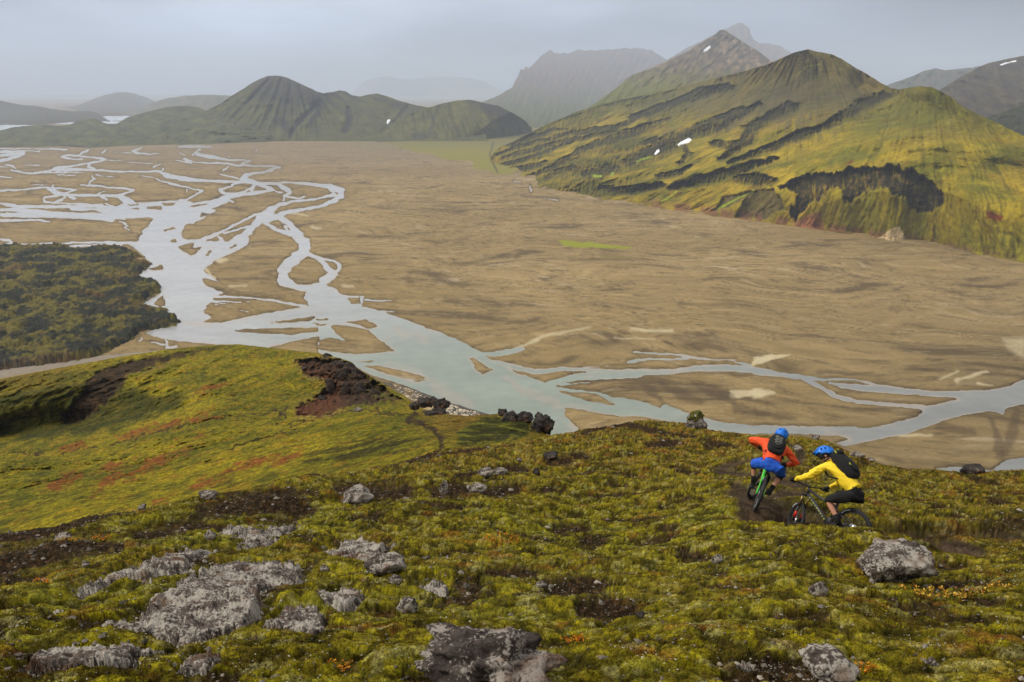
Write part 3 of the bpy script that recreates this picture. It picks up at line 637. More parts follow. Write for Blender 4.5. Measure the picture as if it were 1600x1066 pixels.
hill('hill', 'green conical hill with a dark gullied top, tallest on the left of the plain', [(190,206),(220,200),(260,196),(300,182),(325,172),(345,162),(360,151),(380,139),(395,129),(405,124),(418,119),(430,118),(440,119),(450,122),(465,129),(480,136),(487,139),(495,143),(506,146),(520,144),(530,141),(540,143),(550,149),(562,151),(575,148),(588,146),(600,149),(620,156),(650,165),(700,172),(760,190)], [(190,228),(300,226),(400,223),(430,221),(600,221),(760,221)],
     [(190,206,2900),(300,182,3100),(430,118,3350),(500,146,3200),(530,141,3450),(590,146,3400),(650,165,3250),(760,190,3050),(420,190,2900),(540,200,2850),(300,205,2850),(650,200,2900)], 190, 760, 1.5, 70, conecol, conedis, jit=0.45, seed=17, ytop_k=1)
def hcol(px, py, X, Y, Zz):
    c = mixc(lin(100, 96, 52), lin(82, 80, 46), np.clip(0.5 + 0.8 * fbm(px / 22, py / 12, 101, 4), 0, 1))
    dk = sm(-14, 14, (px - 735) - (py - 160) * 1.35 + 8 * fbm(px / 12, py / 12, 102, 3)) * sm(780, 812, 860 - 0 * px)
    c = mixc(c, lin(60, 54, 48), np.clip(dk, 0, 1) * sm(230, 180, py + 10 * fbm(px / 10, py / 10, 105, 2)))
    for g in ([(685,165,12),(678,185,9),(672,210,9)], [(655,172,9),(630,180,7)], [(650,212,20),(670,214,10)]): c = mixc(c, lin(62, 60, 46), gully(px + 2 * gn(px / 6, py / 6, 1), py, g) * 0.8)
    return c
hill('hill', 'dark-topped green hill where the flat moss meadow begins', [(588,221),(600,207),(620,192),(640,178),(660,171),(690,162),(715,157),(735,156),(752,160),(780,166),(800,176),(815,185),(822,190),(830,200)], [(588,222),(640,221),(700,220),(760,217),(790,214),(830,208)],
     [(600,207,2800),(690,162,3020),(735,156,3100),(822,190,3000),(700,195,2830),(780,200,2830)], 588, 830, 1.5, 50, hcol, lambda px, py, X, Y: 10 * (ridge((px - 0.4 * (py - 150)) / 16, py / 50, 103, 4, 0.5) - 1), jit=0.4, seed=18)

# --- the big green ridge on the right
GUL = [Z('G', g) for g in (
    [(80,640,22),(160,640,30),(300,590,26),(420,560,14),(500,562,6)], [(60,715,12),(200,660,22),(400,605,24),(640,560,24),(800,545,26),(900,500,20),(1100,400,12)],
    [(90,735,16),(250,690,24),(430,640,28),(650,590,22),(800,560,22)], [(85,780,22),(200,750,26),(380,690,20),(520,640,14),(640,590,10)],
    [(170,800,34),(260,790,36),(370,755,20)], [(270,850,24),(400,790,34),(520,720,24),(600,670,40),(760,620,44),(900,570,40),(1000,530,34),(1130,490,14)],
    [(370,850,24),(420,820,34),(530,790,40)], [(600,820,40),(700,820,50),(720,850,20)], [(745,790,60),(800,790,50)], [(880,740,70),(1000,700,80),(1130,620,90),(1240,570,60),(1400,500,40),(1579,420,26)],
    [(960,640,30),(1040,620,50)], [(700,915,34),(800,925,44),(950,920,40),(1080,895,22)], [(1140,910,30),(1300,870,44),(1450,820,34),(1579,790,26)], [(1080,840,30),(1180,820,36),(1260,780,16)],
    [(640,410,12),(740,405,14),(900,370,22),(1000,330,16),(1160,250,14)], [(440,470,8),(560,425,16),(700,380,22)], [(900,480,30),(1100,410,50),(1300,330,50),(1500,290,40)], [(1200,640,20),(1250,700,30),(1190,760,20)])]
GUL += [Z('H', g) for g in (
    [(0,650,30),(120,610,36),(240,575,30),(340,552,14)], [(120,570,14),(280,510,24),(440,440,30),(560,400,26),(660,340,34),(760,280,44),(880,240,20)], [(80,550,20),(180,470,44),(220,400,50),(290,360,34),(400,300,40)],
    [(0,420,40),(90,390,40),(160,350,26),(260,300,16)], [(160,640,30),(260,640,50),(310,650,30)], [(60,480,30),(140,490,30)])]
SCAR = Z('H', [(345,690),(390,660),(470,630),(540,622),(620,625),(660,600),(740,598),(810,600),(850,574),(890,590),(930,615),(960,600),(990,625),(1050,660),(1080,690),(1105,720),(1110,760),(1060,800),(1010,812),(960,790),(930,740),(870,720),(840,690),(780,700),(740,720),(690,760),(650,760),(640,700),(600,690),(540,740),(470,790),(420,850),(400,800),(440,730),(400,700)])
SCAR2 = Z('H', [(40,800),(100,730),(200,710),(330,690),(345,740),(380,790),(340,800),(290,840),(230,830),(140,830),(200,730),(120,780)])
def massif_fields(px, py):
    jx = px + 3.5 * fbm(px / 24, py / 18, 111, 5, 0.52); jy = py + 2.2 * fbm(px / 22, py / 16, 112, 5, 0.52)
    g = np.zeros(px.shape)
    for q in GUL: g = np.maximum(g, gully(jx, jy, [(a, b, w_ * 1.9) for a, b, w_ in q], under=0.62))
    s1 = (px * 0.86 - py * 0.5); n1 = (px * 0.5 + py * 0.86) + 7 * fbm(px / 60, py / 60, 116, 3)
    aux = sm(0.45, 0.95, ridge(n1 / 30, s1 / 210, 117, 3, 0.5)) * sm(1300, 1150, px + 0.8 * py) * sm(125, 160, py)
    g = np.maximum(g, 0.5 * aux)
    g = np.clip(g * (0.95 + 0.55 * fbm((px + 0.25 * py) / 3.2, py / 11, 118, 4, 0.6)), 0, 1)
    jx2 = px + 4 * fbm(px / 9, py / 22, 113, 4, 0.6)
    jy2 = py + 4 * fbm(px / 8, py / 30, 115, 4, 0.6)
    sc_ = sm(-1.5, 2.5, poly_sd(SCAR, jx2, jy2)); sc2 = sm(-2, 2, poly_sd(SCAR2, jx2, jy))
    return g, sc_, sc2
def flow_noise(px, py):
    # spurs run down to the lower left; the right-hand cone drains radially
    s1 = (px * 0.88 - py * 0.47); n1 = (px * 0.47 + py * 0.88)
    a = fbm(n1 / 9, s1 / 110, 121, 5, 0.6)
    ang = np.arctan2(px - 1440, (py - 40) * 1.0); rr = np.hypot(px - 1440, py - 40)
    b = fbm(ang * 22 + 0.35 * fbm(px / 40, py / 40, 124, 3), rr / 110, 122, 5, 0.6) * 0.6
    ang2 = np.arctan2(px - 1270, (py - 20) * 1.0); b2 = fbm(ang2 * 20, np.hypot(px - 1270, py - 20) / 120, 123, 5, 0.6)
    wb = sm(-70, 60, px - (1400 - (py - 150) * 1.5))
    wa = sm(1060, 1220, px) * (1 - wb)
    return a * (1 - wa - wb) + b * wb + b2 * wa, wb
_mf = {}
def mf(px, py):
    k = px.shape
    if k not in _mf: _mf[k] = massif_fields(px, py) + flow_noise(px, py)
    return _mf[k]
def massdisp(px, py, X, Y):
    g, s1, s2, fl, wb = mf(px, py)
    return -17 * g - 15 * s1 - 7 * s2 + 3.6 * fl + 17 * fbm(X / 170, Y / 170, 131, 4) - 5 + 1.2 * fbm(X / 18, Y / 18, 132, 4, 0.6)
def masscol(px, py, X, Y, Zz):
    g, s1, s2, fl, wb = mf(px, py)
    n = fbm(X / 90, Y / 90, 133, 5, 0.6); n2 = fbm(X / 25, Y / 25, 134, 4, 0.6)
    c = mixc(lin(158, 138, 28), lin(108, 104, 22), np.clip(0.5 + 0.9 * n, 0, 1))
    c = mixc(c, lin(164, 136, 34), sm(0.0, 0.6, fbm(X / 70 + 4, Y / 70, 135, 4) + 0.3 * fl) * 0.5)
    c = mixc(c, lin(134, 96, 38), sm(0.5, 0.9, fbm(X / 36 + 4, Y / 36, 136, 4)) * 0.4)
    c = c * (1 - 0.12 * sm(-70, 0, py - np.interp(px[0], [770,1000,1270,1600], [270,322,358,412])[None]) * sm(900, 1150, px))[..., None]
    # thinner, browner cover towards the heads of the gullies and the tops
    hi = sm(250, 130, py + 26 * n) * sm(880, 1180, px)
    topb = sm(0.30, 0.62, hi + 0.35 * fl + 0.15 * n2)
    c = mixc(c, lin(92, 84, 58), topb * 0.75 * (1 - 0.45 * wb))
    c = mixc(c, lin(96, 98, 34), wb * sm(260, 170, py) * 0.7)
    c = mixc(c, lin(104, 104, 60), sm(205, 150, py + 10 * n) * sm(1130, 1000, px) * 0.8)
    br = sm(-5, 14, poly_sd(Z('H', [(330,300),(420,230),(470,180),(520,200),(480,260),(420,300),(380,380),(300,430)]), px + 10 * fl, py + 6 * n2))
    c = mixc(c, lin(126, 100, 72), br * 0.75)
    lavd = sm(-4, 12, poly_sd(Z('H', [(220,250),(330,160),(500,150),(640,170),(760,230),(740,300),(600,320),(480,330),(330,400),(240,400)]), px + 14 * fl, py + 9 * n))
    c = mixc(c, lin(76, 74, 50), lavd * 0.6)
    c = mixc(c, lin(74, 72, 30), sm(0.15, 0.75, -fl + 0.3 * n2 - 0.12) * 0.6)
    for gg in ([(545,120,5),(470,130,5),(430,175,5)], [(320,165,5),(310,185,4)], [(610,115,5),(640,145,4)]):
        c = mixc(c, lin(138, 140, 44), gully(px + 3 * gn(px / 5, py / 5, 3), py, Z('H', [(a, b, w_ * 1.6) for a, b, w_ in gg])) * 0.7)
    c = mixc(c, mixc(lin(58, 60, 26), lin(40, 38, 24), sm(0.3, 0.9, g)), np.clip(g * (0.95 + 0.35 * n2 + 0.3 * fl), 0, 0.94))  # dark gully soil, plus painted shade spreading below each gully line
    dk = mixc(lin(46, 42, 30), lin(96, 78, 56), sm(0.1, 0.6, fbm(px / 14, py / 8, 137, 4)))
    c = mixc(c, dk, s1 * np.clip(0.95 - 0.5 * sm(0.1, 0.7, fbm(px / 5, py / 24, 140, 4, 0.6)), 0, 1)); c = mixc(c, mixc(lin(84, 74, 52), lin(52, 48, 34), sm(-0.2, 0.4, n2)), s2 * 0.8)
    lo = sm(14, 5, np.interp(px[0], [770,1000,1270,1600], [240,322,358,412])[None] - py - 3 + 3 * gn(px / 7, py / 3, 139)) * sm(960, 1050, px) * sm(-0.45, 0.1, fbm(px / 22, px * 0, 138, 3))
    c = mixc(c, lin(122, 86, 62), lo * 0.85)
    fan = sm(-1, 1.5, poly_sd(Z('H', [(770,940),(820,915),(870,880),(905,870),(920,900),(950,955),(860,952)]), px + 2 * n2, py))
    c = mixc(c, lin(190, 170, 132), fan * 0.9)
    fan2 = sm(-1, 1.5, poly_sd(Z('H', [(415,870),(480,820),(530,800),(550,860),(560,890),(430,885)]), px + 2 * n2, py)); c = mixc(c, lin(136, 92, 68), fan2 * 0.85)
    rd = sm(-1, 1.5, poly_sd(Z('H', [(1300,805),(1330,800),(1385,825),(1370,845),(1310,835)]), px + 4 * n2, py + 2 * fl)); c = mixc(c, REDM, rd * 0.9)
    rd = sm(-1, 1.5, poly_sd(Z('H', [(650,575),(680,560),(675,580),(655,590)]), px + 4 * n2, py + 2 * fl)); c = mixc(c, REDM, rd * 0.7)
    for q, w_ in ((Z('G', [(660,850,22),(710,850,24)]), 1), (Z('G', [(780,830,14),(770,850,18)]), 1), (Z('G', [(930,760,20),(960,745,20),(1030,730,14)]), .8), (Z('G', [(1080,1010,12),(1180,940,10)]), .8), (Z('H', [(230,705,10),(60,790,16)]), .8), (Z('G', [(690,455,8),(660,490,6)]), .6)):
        c = mixc(c, lin(152, 172, 44), gully(px + 2 * gn(px / 4, py / 4, 6), py + gn(px / 4, py / 4, 7), q) * w_ * 0.8)
    c = mixc(c, lin(110, 116, 30), sm(1440, 1600, px) * sm(330, 380, py) * 0.5)
    return c * (1 + 0.18 * n2)[..., None]
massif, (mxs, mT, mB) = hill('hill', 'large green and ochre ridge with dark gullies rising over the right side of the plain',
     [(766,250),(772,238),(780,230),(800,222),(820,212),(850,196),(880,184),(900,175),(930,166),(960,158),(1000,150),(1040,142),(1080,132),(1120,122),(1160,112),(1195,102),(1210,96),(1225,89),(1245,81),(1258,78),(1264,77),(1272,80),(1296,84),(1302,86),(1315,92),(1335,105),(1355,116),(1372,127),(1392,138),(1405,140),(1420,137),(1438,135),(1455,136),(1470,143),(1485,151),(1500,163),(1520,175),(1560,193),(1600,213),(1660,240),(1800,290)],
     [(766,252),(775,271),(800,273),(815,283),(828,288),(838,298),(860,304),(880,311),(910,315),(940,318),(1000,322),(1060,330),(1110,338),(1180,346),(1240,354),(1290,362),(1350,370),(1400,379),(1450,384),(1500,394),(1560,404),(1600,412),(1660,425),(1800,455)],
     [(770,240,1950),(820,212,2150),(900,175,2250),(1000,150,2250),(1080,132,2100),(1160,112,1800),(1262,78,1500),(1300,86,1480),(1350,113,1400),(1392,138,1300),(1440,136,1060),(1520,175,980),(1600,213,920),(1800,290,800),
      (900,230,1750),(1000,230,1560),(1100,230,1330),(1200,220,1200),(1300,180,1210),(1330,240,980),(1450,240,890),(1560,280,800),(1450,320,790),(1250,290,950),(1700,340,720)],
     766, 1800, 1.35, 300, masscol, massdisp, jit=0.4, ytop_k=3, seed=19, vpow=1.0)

# --- snow patches: shells lying on the slopes
def drape(ob_name, label, poly, Yf, lift, mat, col, step=1.0, kind=None, cat=None, group=None):
    p = np.array(poly, float)
    xs = np.arange(p[:, 0].min() - 1, p[:, 0].max() + 1, step); ys = np.arange(p[:, 1].max() + 1, p[:, 1].min() - 1, -step)
    px, py = np.meshgrid(xs, ys); sd = poly_sd(poly, px, py)
    keep = (sd[:-1, :-1] > -0.7 * step) & (sd[1:, :-1] > -0.7 * step) & (sd[:-1, 1:] > -0.7 * step) & (sd[1:, 1:] > -0.7 * step)
    return px, py, sd, keep
from mathutils.bvhtree import BVHTree
def bvh_of(o):
    me = o.data; n = len(me.vertices); v = np.empty(n * 3, np.float32); me.vertices.foreach_get('co', v)
    q = np.empty(len(me.loops), np.int32); me.loops.foreach_get('vertex_index', q)
    return BVHTree.FromPolygons(v.reshape(-1, 3).tolist(), q.reshape(-1, 4).tolist())
def cast(bvh, px, py):
    a, dy, dz = ray(px, py); d = Vector((float(a), float(dy), float(dz))).normalized()
    h = bvh.ray_cast(Vector((0, 0, HC)), d)
    return h[0], h[1]
m_snow = plain_mat('snow', (0.82, 0.84, 0.88), 0.7, vs=0.3, var=0.08)
def snow(hillobj, bv, poly, label, step=0.8):
    px, py, sd, keep = drape('', '', poly, None, 0, None, None, step)
    V = np.zeros(px.shape + (3,))
    ok = np.ones(px.shape, bool)
    for i in range(px.shape[0]):
        for j in range(px.shape[1]):
            h, nn = cast(bv, px[i, j], py[i, j])
            if h is None: ok[i, j] = False; continue
            tocam = (Vector((0, 0, HC)) - h).normalized()
            lift = (0.6 + 2.2 * max(0, min(1, sd[i, j] / 2))) * (h.y / 1500)
            V[i, j] = h + tocam * lift
    kk = keep & ok[:-1, :-1] & ok[1:, :-1] & ok[:-1, 1:] & ok[1:, 1:]
    Vc, Qc, _ = compact(V.reshape(-1, 3), grid_quads(*px.shape, keep=kk))
    if len(Qc) == 0: return
    o = mesh_np('snow_patch', Vc, Qc, m_snow); md = o.modifiers.new('s', 'SOLIDIFY'); md.thickness = 1.2; md.offset = -1
    tag(o, label, 'snow patch', 'old snow patches on the slopes')
bv_m = bvh_of(massif)
snow(massif, bv_m, Z('G', [(1178,655),(1195,640),(1225,625),(1250,612),(1267,625),(1250,642),(1215,652),(1185,665)]), 'largest white snow patch in the dark gully of the green ridge')
snow(massif, bv_m, Z('G', [(1035,715),(1050,690),(1065,684),(1070,695),(1055,712),(1040,720)]), 'small oval snow patch just below the largest one in the same gully', 0.6)
for nm, key, poly, lab, st in (('mountain', 'brown pointed', Z('G', [(1338,85),(1345,68),(1370,48),(1384,43),(1380,60),(1360,78)]), 'oval snow patch near the top of the brown pointed mountain', 0.6),
                          ('hill', 'green conical', Z('I', [(1045,215),(1048,206),(1056,203),(1059,208),(1053,221),(1047,222)]), 'tiny snow patch on the shoulder right of the green cone hill', 0.4),
                          ('mountain', 'dark brown', Z('H', [(1368,122),(1400,110),(1444,102),(1446,107),(1410,116),(1375,126)]), 'thin snow streak on the dark mountain at the right', 0.7)):
    ho = next(o for o in C.objects if o.name.startswith(nm) and key in o.get('label', ''))
    snow(ho, bvh_of(ho), poly, lab, st)

# ================================================================== LAVA FIELD, ROAD
LAVA = Z('A', [(-500,900),(0,905),(100,893),(200,900),(380,892),(540,898),(620,922),(700,920),(1000,915),(1100,942),(1140,960),(1200,990)])[:-1] + \
       Z('C', [(150,70),(195,92),(130,108),(200,120),(245,135),(200,172),(140,222),(100,240),(200,245),(290,272),(305,312),(250,350),(200,382),(150,402),(180,410),(270,425),(330,430),(358,442),(322,455),(350,485),(400,495),(428,522),(380,545),(320,555),(230,572),(150,600),(120,640),(60,670),(0,700)]) + [(150,560),(100,570),(0,582),(-100,592)]
lx = np.arange(-110, 300, 0.95); ly = np.arange(600, 372, -0.95)
px, py = np.meshgrid(lx, ly)
X, Y, _ = at_y(px, py, plane_y(py))
sd = poly_sd(LAVA, px + 3.0 * fbm(px / 10, py / 6, 141, 4, 0.6), py + 1.5 * fbm(px / 8, py / 5, 142, 4, 0.6), 20)
W1, wid = worley(X / 9, Y / 9, 7); W2, _ = worley(X / 4, Y / 4, 8)
rug = 2.4 * fbm(X / 30, Y / 30, 143, 5, 0.62) + 2.2 * (0.7 - W1) + 1.1 * (0.6 - W2) + 0.7 * ridge(X / 7, Y / 7, 144, 3)
lz = sm(-0.5, 5, sd) * (3.2 + rug) - 1.2 * (sd < -0.5)
nn = fbm(X / 26, Y / 26, 145, 5, 0.65); nf = fbm(X / 5, Y / 5, 146, 3, 0.6)
lc = mixc(lin(42, 44, 32), lin(108, 98, 38), np.clip(sm(-0.25, 0.5, nn + 0.5 * nf + 0.25 * (0.55 - W1)), 0, 1))
lc = mixc(lc, lin(110, 82, 40), sm(0.35, 0.8, fbm(X / 50 + 8, Y / 50, 147, 4) + 0.2 * nf) * 0.5)
lc = mixc(lc, lin(34, 34, 30), sm(0.5, 0.85, W1) * 0.8)
lc = mixc(lc, lin(62, 66, 74), sm(560, 585, py) * 0.3)
lc = mixc(lc, lin(122, 84, 50), sm(3.0, 0.5, sd) * sm(0.1, 0.5, fbm(X / 18, Y / 18, 148, 3)) * 0.6)
keep = (sd[:-1, :-1] > -1.2) | (sd[1:, 1:] > -1.2)
Vc, Qc, cc = compact(np.stack([X, Y, lz], -1).reshape(-1, 3), grid_quads(*px.shape, keep=keep), lc.reshape(-1, 3))
m_lava = ground_mat('mossy_lava', scale=0.35, amp=0.45, bump=0.9, bdist=1.2, detail=8)
lava = tag(mesh_np('lava_field', Vc, Qc, m_lava, cc), 'dark mossy lava field with a ragged edge beside the river on the left', kind='structure')
# gravel road skirting the lava field
rt = [(-400,640),(-100,604),(0,577),(60,566),(120,559),(180,553),(230,548),(290,545)]; rb = [(-400,670),(-100,622),(0,592),(60,582),(120,571),(180,563),(230,556),(290,551)]
m_road = ground_mat('gravel_road', scale=0.3, amp=0.12, bump=0.2, bdist=0.1)
strip('gravel_road', rt, rb, m_road, lin(150, 138, 122), 0.95, label='pale gravel road curving between the lava field and the green slope', n=80)
# ================================================================== MIDDLE SLOPE (left, below the viewer)
m_slope = ground_mat('grassy_slope', scale=1.1, amp=0.4, bump=1.0, bdist=0.5, detail=9, scale2=3.0, veg=1.22)
NEARC = [(-1500,885),(-800,872),(-300,860),(-100,845),(0,834),(84,822),(135,807),(216,799),(270,789),(311,776),(388,765),(430,752),(484,742),(550,737),(610,728),(655,713),(691,703),(745,698),(805,692),(865,681),(907,673),(940,668),(975,661),(1000,658),(1025,659),(1062,661),(1112,674),(1175,680),(1206,681),(1240,683),(1267,685),(1293,690),(1343,714),(1377,727),(1416,733),(1442,733),(1482,737),(1521,740),(1547,738),(1600,735),(1660,737),(1900,750),(2500,780),(3100,812)]
MT = [(-300,640),(-100,606),(0,593),(30,587),(75,578),(120,570),(168,561),(210,554),(255,547),(300,542),(345,538.5),(375,538),(405,542),(450,546.5),(469,549),(499,552),(517,557),(529,559),(550,566),(559,576),(580,589),(610,606),(634,620),(648,632),(665,640),(700,647),(730,650),(760,648),(784,646),(826,655),(850,675),(880,700),(960,740)]
MB_ = [(x_, y_ + 22) for x_, y_ in NEARC]
mctrl = [(-300,860,30),(0,845,34),(0,760,50),(0,706,74),(0,690,104),(0,650,109),(0,620,114),(0,593,124),(-300,640,124),(-300,760,50),
         (120,800,36),(120,720,62),(120,684,86),(120,670,104),(120,640,110),(120,600,118),(120,570,140),
         (250,790,34),(250,700,62),(250,672,76),(250,650,96),(250,610,112),(250,575,130),(250,547,155),
         (400,770,30),(400,700,50),(400,650,78),(400,600,114),(400,541,165),(330,640,84),(330,600,108),(330,560,142),
         (500,745,30),(500,700,43),(500,660,62),(450,600,118),(520,620,112),(499,553,150),(560,600,118),(560,580,130),(610,607,120),(640,630,96),
         (600,720,31),(600,680,44),(600,650,62),(560,650,66),(690,705,28),(690,680,38),(690,650,60),(640,655,58),(760,690,36),(760,650,52),(820,690,36),(820,655,48),(850,680,44),(960,740,34)]
CRATER = Z('K', [(105,120),(130,105),(230,95),(290,92),(400,118),(440,150),(500,195),(560,240),(640,300),(690,325),(600,330),(500,340),(400,350),(330,370),(270,400),(150,412),(110,390),(105,350),(180,320),(230,280),(290,230),(240,210),(160,190),(130,150)])
BOWL = Z('J', [(560,140),(700,105),(900,75),(1100,40),(1240,30),(1130,50),(950,92),(820,132),(660,190),(640,240),(560,330),(500,380),(400,440),(330,440),(330,390),(400,310),(450,230),(490,180)])
def md_fields(px, py):
    jx = px + 5 * fbm(px / 14, py / 10, 201, 4, 0.6); jy = py + 4 * fbm(px / 12, py / 9, 202, 4, 0.6)
    return sm(-2, 4, poly_sd(CRATER, jx, jy)), sm(-3, 5, poly_sd(BOWL, jx, jy)), jx, jy
_md = {}
def md(px, py):
    if px.shape not in _md: _md[px.shape] = md_fields(px, py)
    return _md[px.shape]
MTRAILS = [Z('J', [(270,605,5),(410,575,8),(600,545,8),(700,515,11),(860,470,9),(1050,430,7),(1200,400,9),(1400,380,12),(1499,370,24)]), Z('J', [(0,592,6),(120,592,10),(230,600,14)]), Z('J', [(1190,580,7),(1240,555,16),(1350,520,11),(1450,490,7),(1560,470,6)]),
           Z('K', [(80,460,9),(160,430,10),(250,400,9),(400,370,9),(530,368,12),(560,390,14),(640,392,8),(720,388,10)]), Z('K', [(740,380,18),(690,425,40),(770,440,34),(830,480,44),(870,530,50),(872,572,40),(820,600,28)]), Z('K', [(0,445,8),(60,435,8),(130,425,6)]), Z('K', [(0,372,26),(50,400,20)])]
def mdisp(px, py, X, Y):
    cr, bo, jx, jy = md(px, py)
    d = 0.9 * fbm(X / 14, Y / 14, 211, 5, 0.55) * sm(20, 60, Y) - 2.4 * cr * (1 + 0.25 * ridge((px + py * 0.5) / 16, py / 22, 212, 4, 0.55))
    d = d + cr * 1.6 * fbm(px / 11, py / 9, 213, 5, 0.6)
    for g in MTRAILS: d = d - 0.35 * gully(jx, jy, g)
    s = (px * 0.9 - py * 0.35); n = (px * 0.35 + py * 0.9)
    d = d + 0.8 * fbm(n / 8, s / 60, 214, 3) * sm(640, 600, py) * sm(420, 350, px) - 1.1 * bo - 1.2 * sm(-30, 60, poly_sd(Z('J', [(-400,300),(0,285),(200,270),(420,240),(420,400),(300,500),(0,530),(-400,560)]), px, py, 90))
    d = d + 0.26 * ridge(X / 2.2, Y / 2.2, 215, 5, 0.6) * sm(25, 60, Y)
    return d * 0.9
def mcol(px, py, X, Y, Zz):
    cr, bo, jx, jy = md(px, py)
    n = fbm(X / 12, Y / 12, 221, 5, 0.6); s = (px * 0.93 - py * 0.36) ; q = (px * 0.36 + py * 0.93)
    st = fbm(s / 46, q / 7, 222, 5, 0.62); n2 = fbm(X / 2.2, Y / 2.2, 223, 4, 0.65)
    c = mixc(lin(150, 138, 28), lin(114, 112, 24), np.clip(0.5 + 0.8 * n, 0, 1))
    c = mixc(c, lin(146, 116, 36), sm(0.0, 0.7, 0.7 * st + 0.7 * n2) * 0.6)
    c = mixc(c, lin(80, 80, 24), sm(0.05, 0.7, -0.7 * st + 0.7 * n2) * 0.7)
    red = np.zeros(px.shape)
    for g in ([(330,575,30),(430,550,46)], [(610,522,24),(750,480,34),(950,432,22),(1150,395,26)], [(290,765,50),(400,705,50)], [(470,825,30),(560,740,46),(700,700,40),(780,680,40)], [(560,670,40),(700,650,30),(850,635,40),(980,565,30)], [(1000,785,24),(1130,730,36),(1300,650,46),(1460,610,24)], [(1000,270,30),(1180,235,20)], [(800,860,30),(870,840,30)], [(930,530,20),(1060,500,16)]):
        red = np.maximum(red, gully(jx + 8 * st, jy + 4 * st, [(a, b, w_ * 1.5) for a, b, w_ in Z('J', g)]))
    for g in ([(0,650,60),(100,600,50),(150,560,30)], [(0,520,30),(60,500,26)], [(940,400,30),(1100,390,20)]):
        red = np.maximum(red, 0.8 * gully(jx + 8 * st, jy + 4 * st, Z('K', g)))
    c = mixc(c, lin(136, 82, 40), np.clip(red * (0.75 + 0.8 * st + 0.5 * n2), 0, 0.85))
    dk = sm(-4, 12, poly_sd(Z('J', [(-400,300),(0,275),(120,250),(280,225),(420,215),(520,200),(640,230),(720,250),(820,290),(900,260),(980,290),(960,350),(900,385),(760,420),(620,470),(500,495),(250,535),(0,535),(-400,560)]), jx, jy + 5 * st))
    c = mixc(c, mixc(lin(52, 58, 16), lin(78, 76, 22), sm(-0.3, 0.5, st)), dk * 0.8)  # shade of the steep hollow painted in as darker moss green
    dk2 = sm(-3, 6, poly_sd(Z('K', [(130,620),(220,575),(380,535),(470,520),(560,515),(650,490),(760,480),(800,520),(750,570),(640,600),(500,620),(300,645),(150,655)]), jx, jy))
    c = mixc(c, lin(60, 58, 18), dk2 * sm(-0.5, 0.3, n2 + st) * 0.85)
    dk3 = sm(-3, 6, poly_sd(Z('K', [(930,500),(1000,440),(1100,400),(1330,400),(1340,480),(1300,520),(1200,530),(1050,550),(950,560)]), jx, jy))
    c = mixc(c, mixc(lin(56, 60, 20), lin(104, 108, 34), sm(0, 0.6, n2)), dk3 * 0.85)
    c = mixc(c, lin(128, 100, 46), sm(620, 700, px) * sm(700, 655, py) * (1 - dk3) * 0.6)
    c = mixc(c, lin(112, 90, 44), sm(30, 8, py - np.interp(px, [0, 375, 640], [593, 541, 626])) * sm(220, 0, px) * 0.5)
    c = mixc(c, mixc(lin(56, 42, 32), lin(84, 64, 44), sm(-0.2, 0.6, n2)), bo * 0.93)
    c = mixc(c, lin(132, 108, 70), gully(jx, jy, Z('J', [(640,190,8),(780,160,14),(900,125,12)])) * 0.8)
    cc_ = mixc(lin(70, 54, 42), lin(100, 78, 58), sm(0.0, 0.7, fbm(px / 5, py / 5, 225, 4, 0.65)))
    cc_ = mixc(cc_, lin(112, 70, 46), sm(-20, 40, (628 - px) * 0.3 + (py - 610)) * sm(560, 500, px) * 0.8)
    c = mixc(c, cc_, cr * 0.96)
    c = mixc(c, lin(116, 112, 46), sm(-2, 8, poly_sd(Z('K', [(430,220),(560,260),(700,320),(640,330),(560,320),(480,290)]), jx, jy)) * 0.7)
    rim = sm(6, 1, np.abs(poly_sd(CRATER, jx, jy))) * (1 - cr) * sm(545, 530, px)
    c = mixc(c, lin(150, 128, 74), rim * 0.6)
    for g in MTRAILS: c = mixc(c, lin(70, 54, 42), gully(jx, jy, g) * 0.9)
    c = mixc(c, lin(38, 34, 24), sm(-2, 3, 10 - (np.interp(px, *np.array(NEARC).T) - py)) * sm(420, 250, px) * 0.0)
    return c * (1 + 0.16 * n2 + 0.3 * fbm(s / 5, q / 2.6, 226, 4, 0.65))[..., None]
hill('grassy_slope', 'green and rusty moss slope with a dark bowl and a broken crater rim', MT, MB_, mctrl, -300, 960, 1.5, 210, mcol, mdisp, jit=0.5, ytop_k=3, seed=21, plane_bottom=False, back=1.0, mat=m_slope, ax=150, ay=60)

# ================================================================== NEAR HILLSIDE
# the two bicycles stand on the trail; their poses are fixed here so the rut can carry the wheels
def bike_rot(head, lean, pitch):
    return Matrix.Rotation(head, 3, 'Z') @ Matrix.Rotation(-pitch, 3, 'Y') @ Matrix.Rotation(lean, 3, 'X')
YEL = (Vector((6.053, 12.386, 142.275)), bike_rot(R(127.3), R(15.9), R(-17.4)), None, R(-36.6))
ORA = (Vector((4.782, 14.016, 142.109)), bike_rot(R(73.7), R(14.0), R(-16.9)), None, R(-30))
def contact(q, front):
    c = q[0] + q[1] @ Vector((1.19 if front else 0, 0, .355)); up = (q[1] @ Vector((0, 0, 1)))
    d = Vector((0, 0, -1)); ax = q[1] @ Vector((0, 1, 0)); d = (d - ax * d.dot(ax)).normalized(); return c + d * .360
RUT = [Vector((7.6, 11.75, 142.62)), contact(YEL, 0), contact(YEL, 1), Vector((4.66, 13.55, 142.0)), contact(ORA, 0), contact(ORA, 1), Vector((5.2, 16.2, 141.3))]
def ny_(py, s=0.475): 
    _, dy, dz = ray(0, py); return 1.6 / (-dz / dy - s)
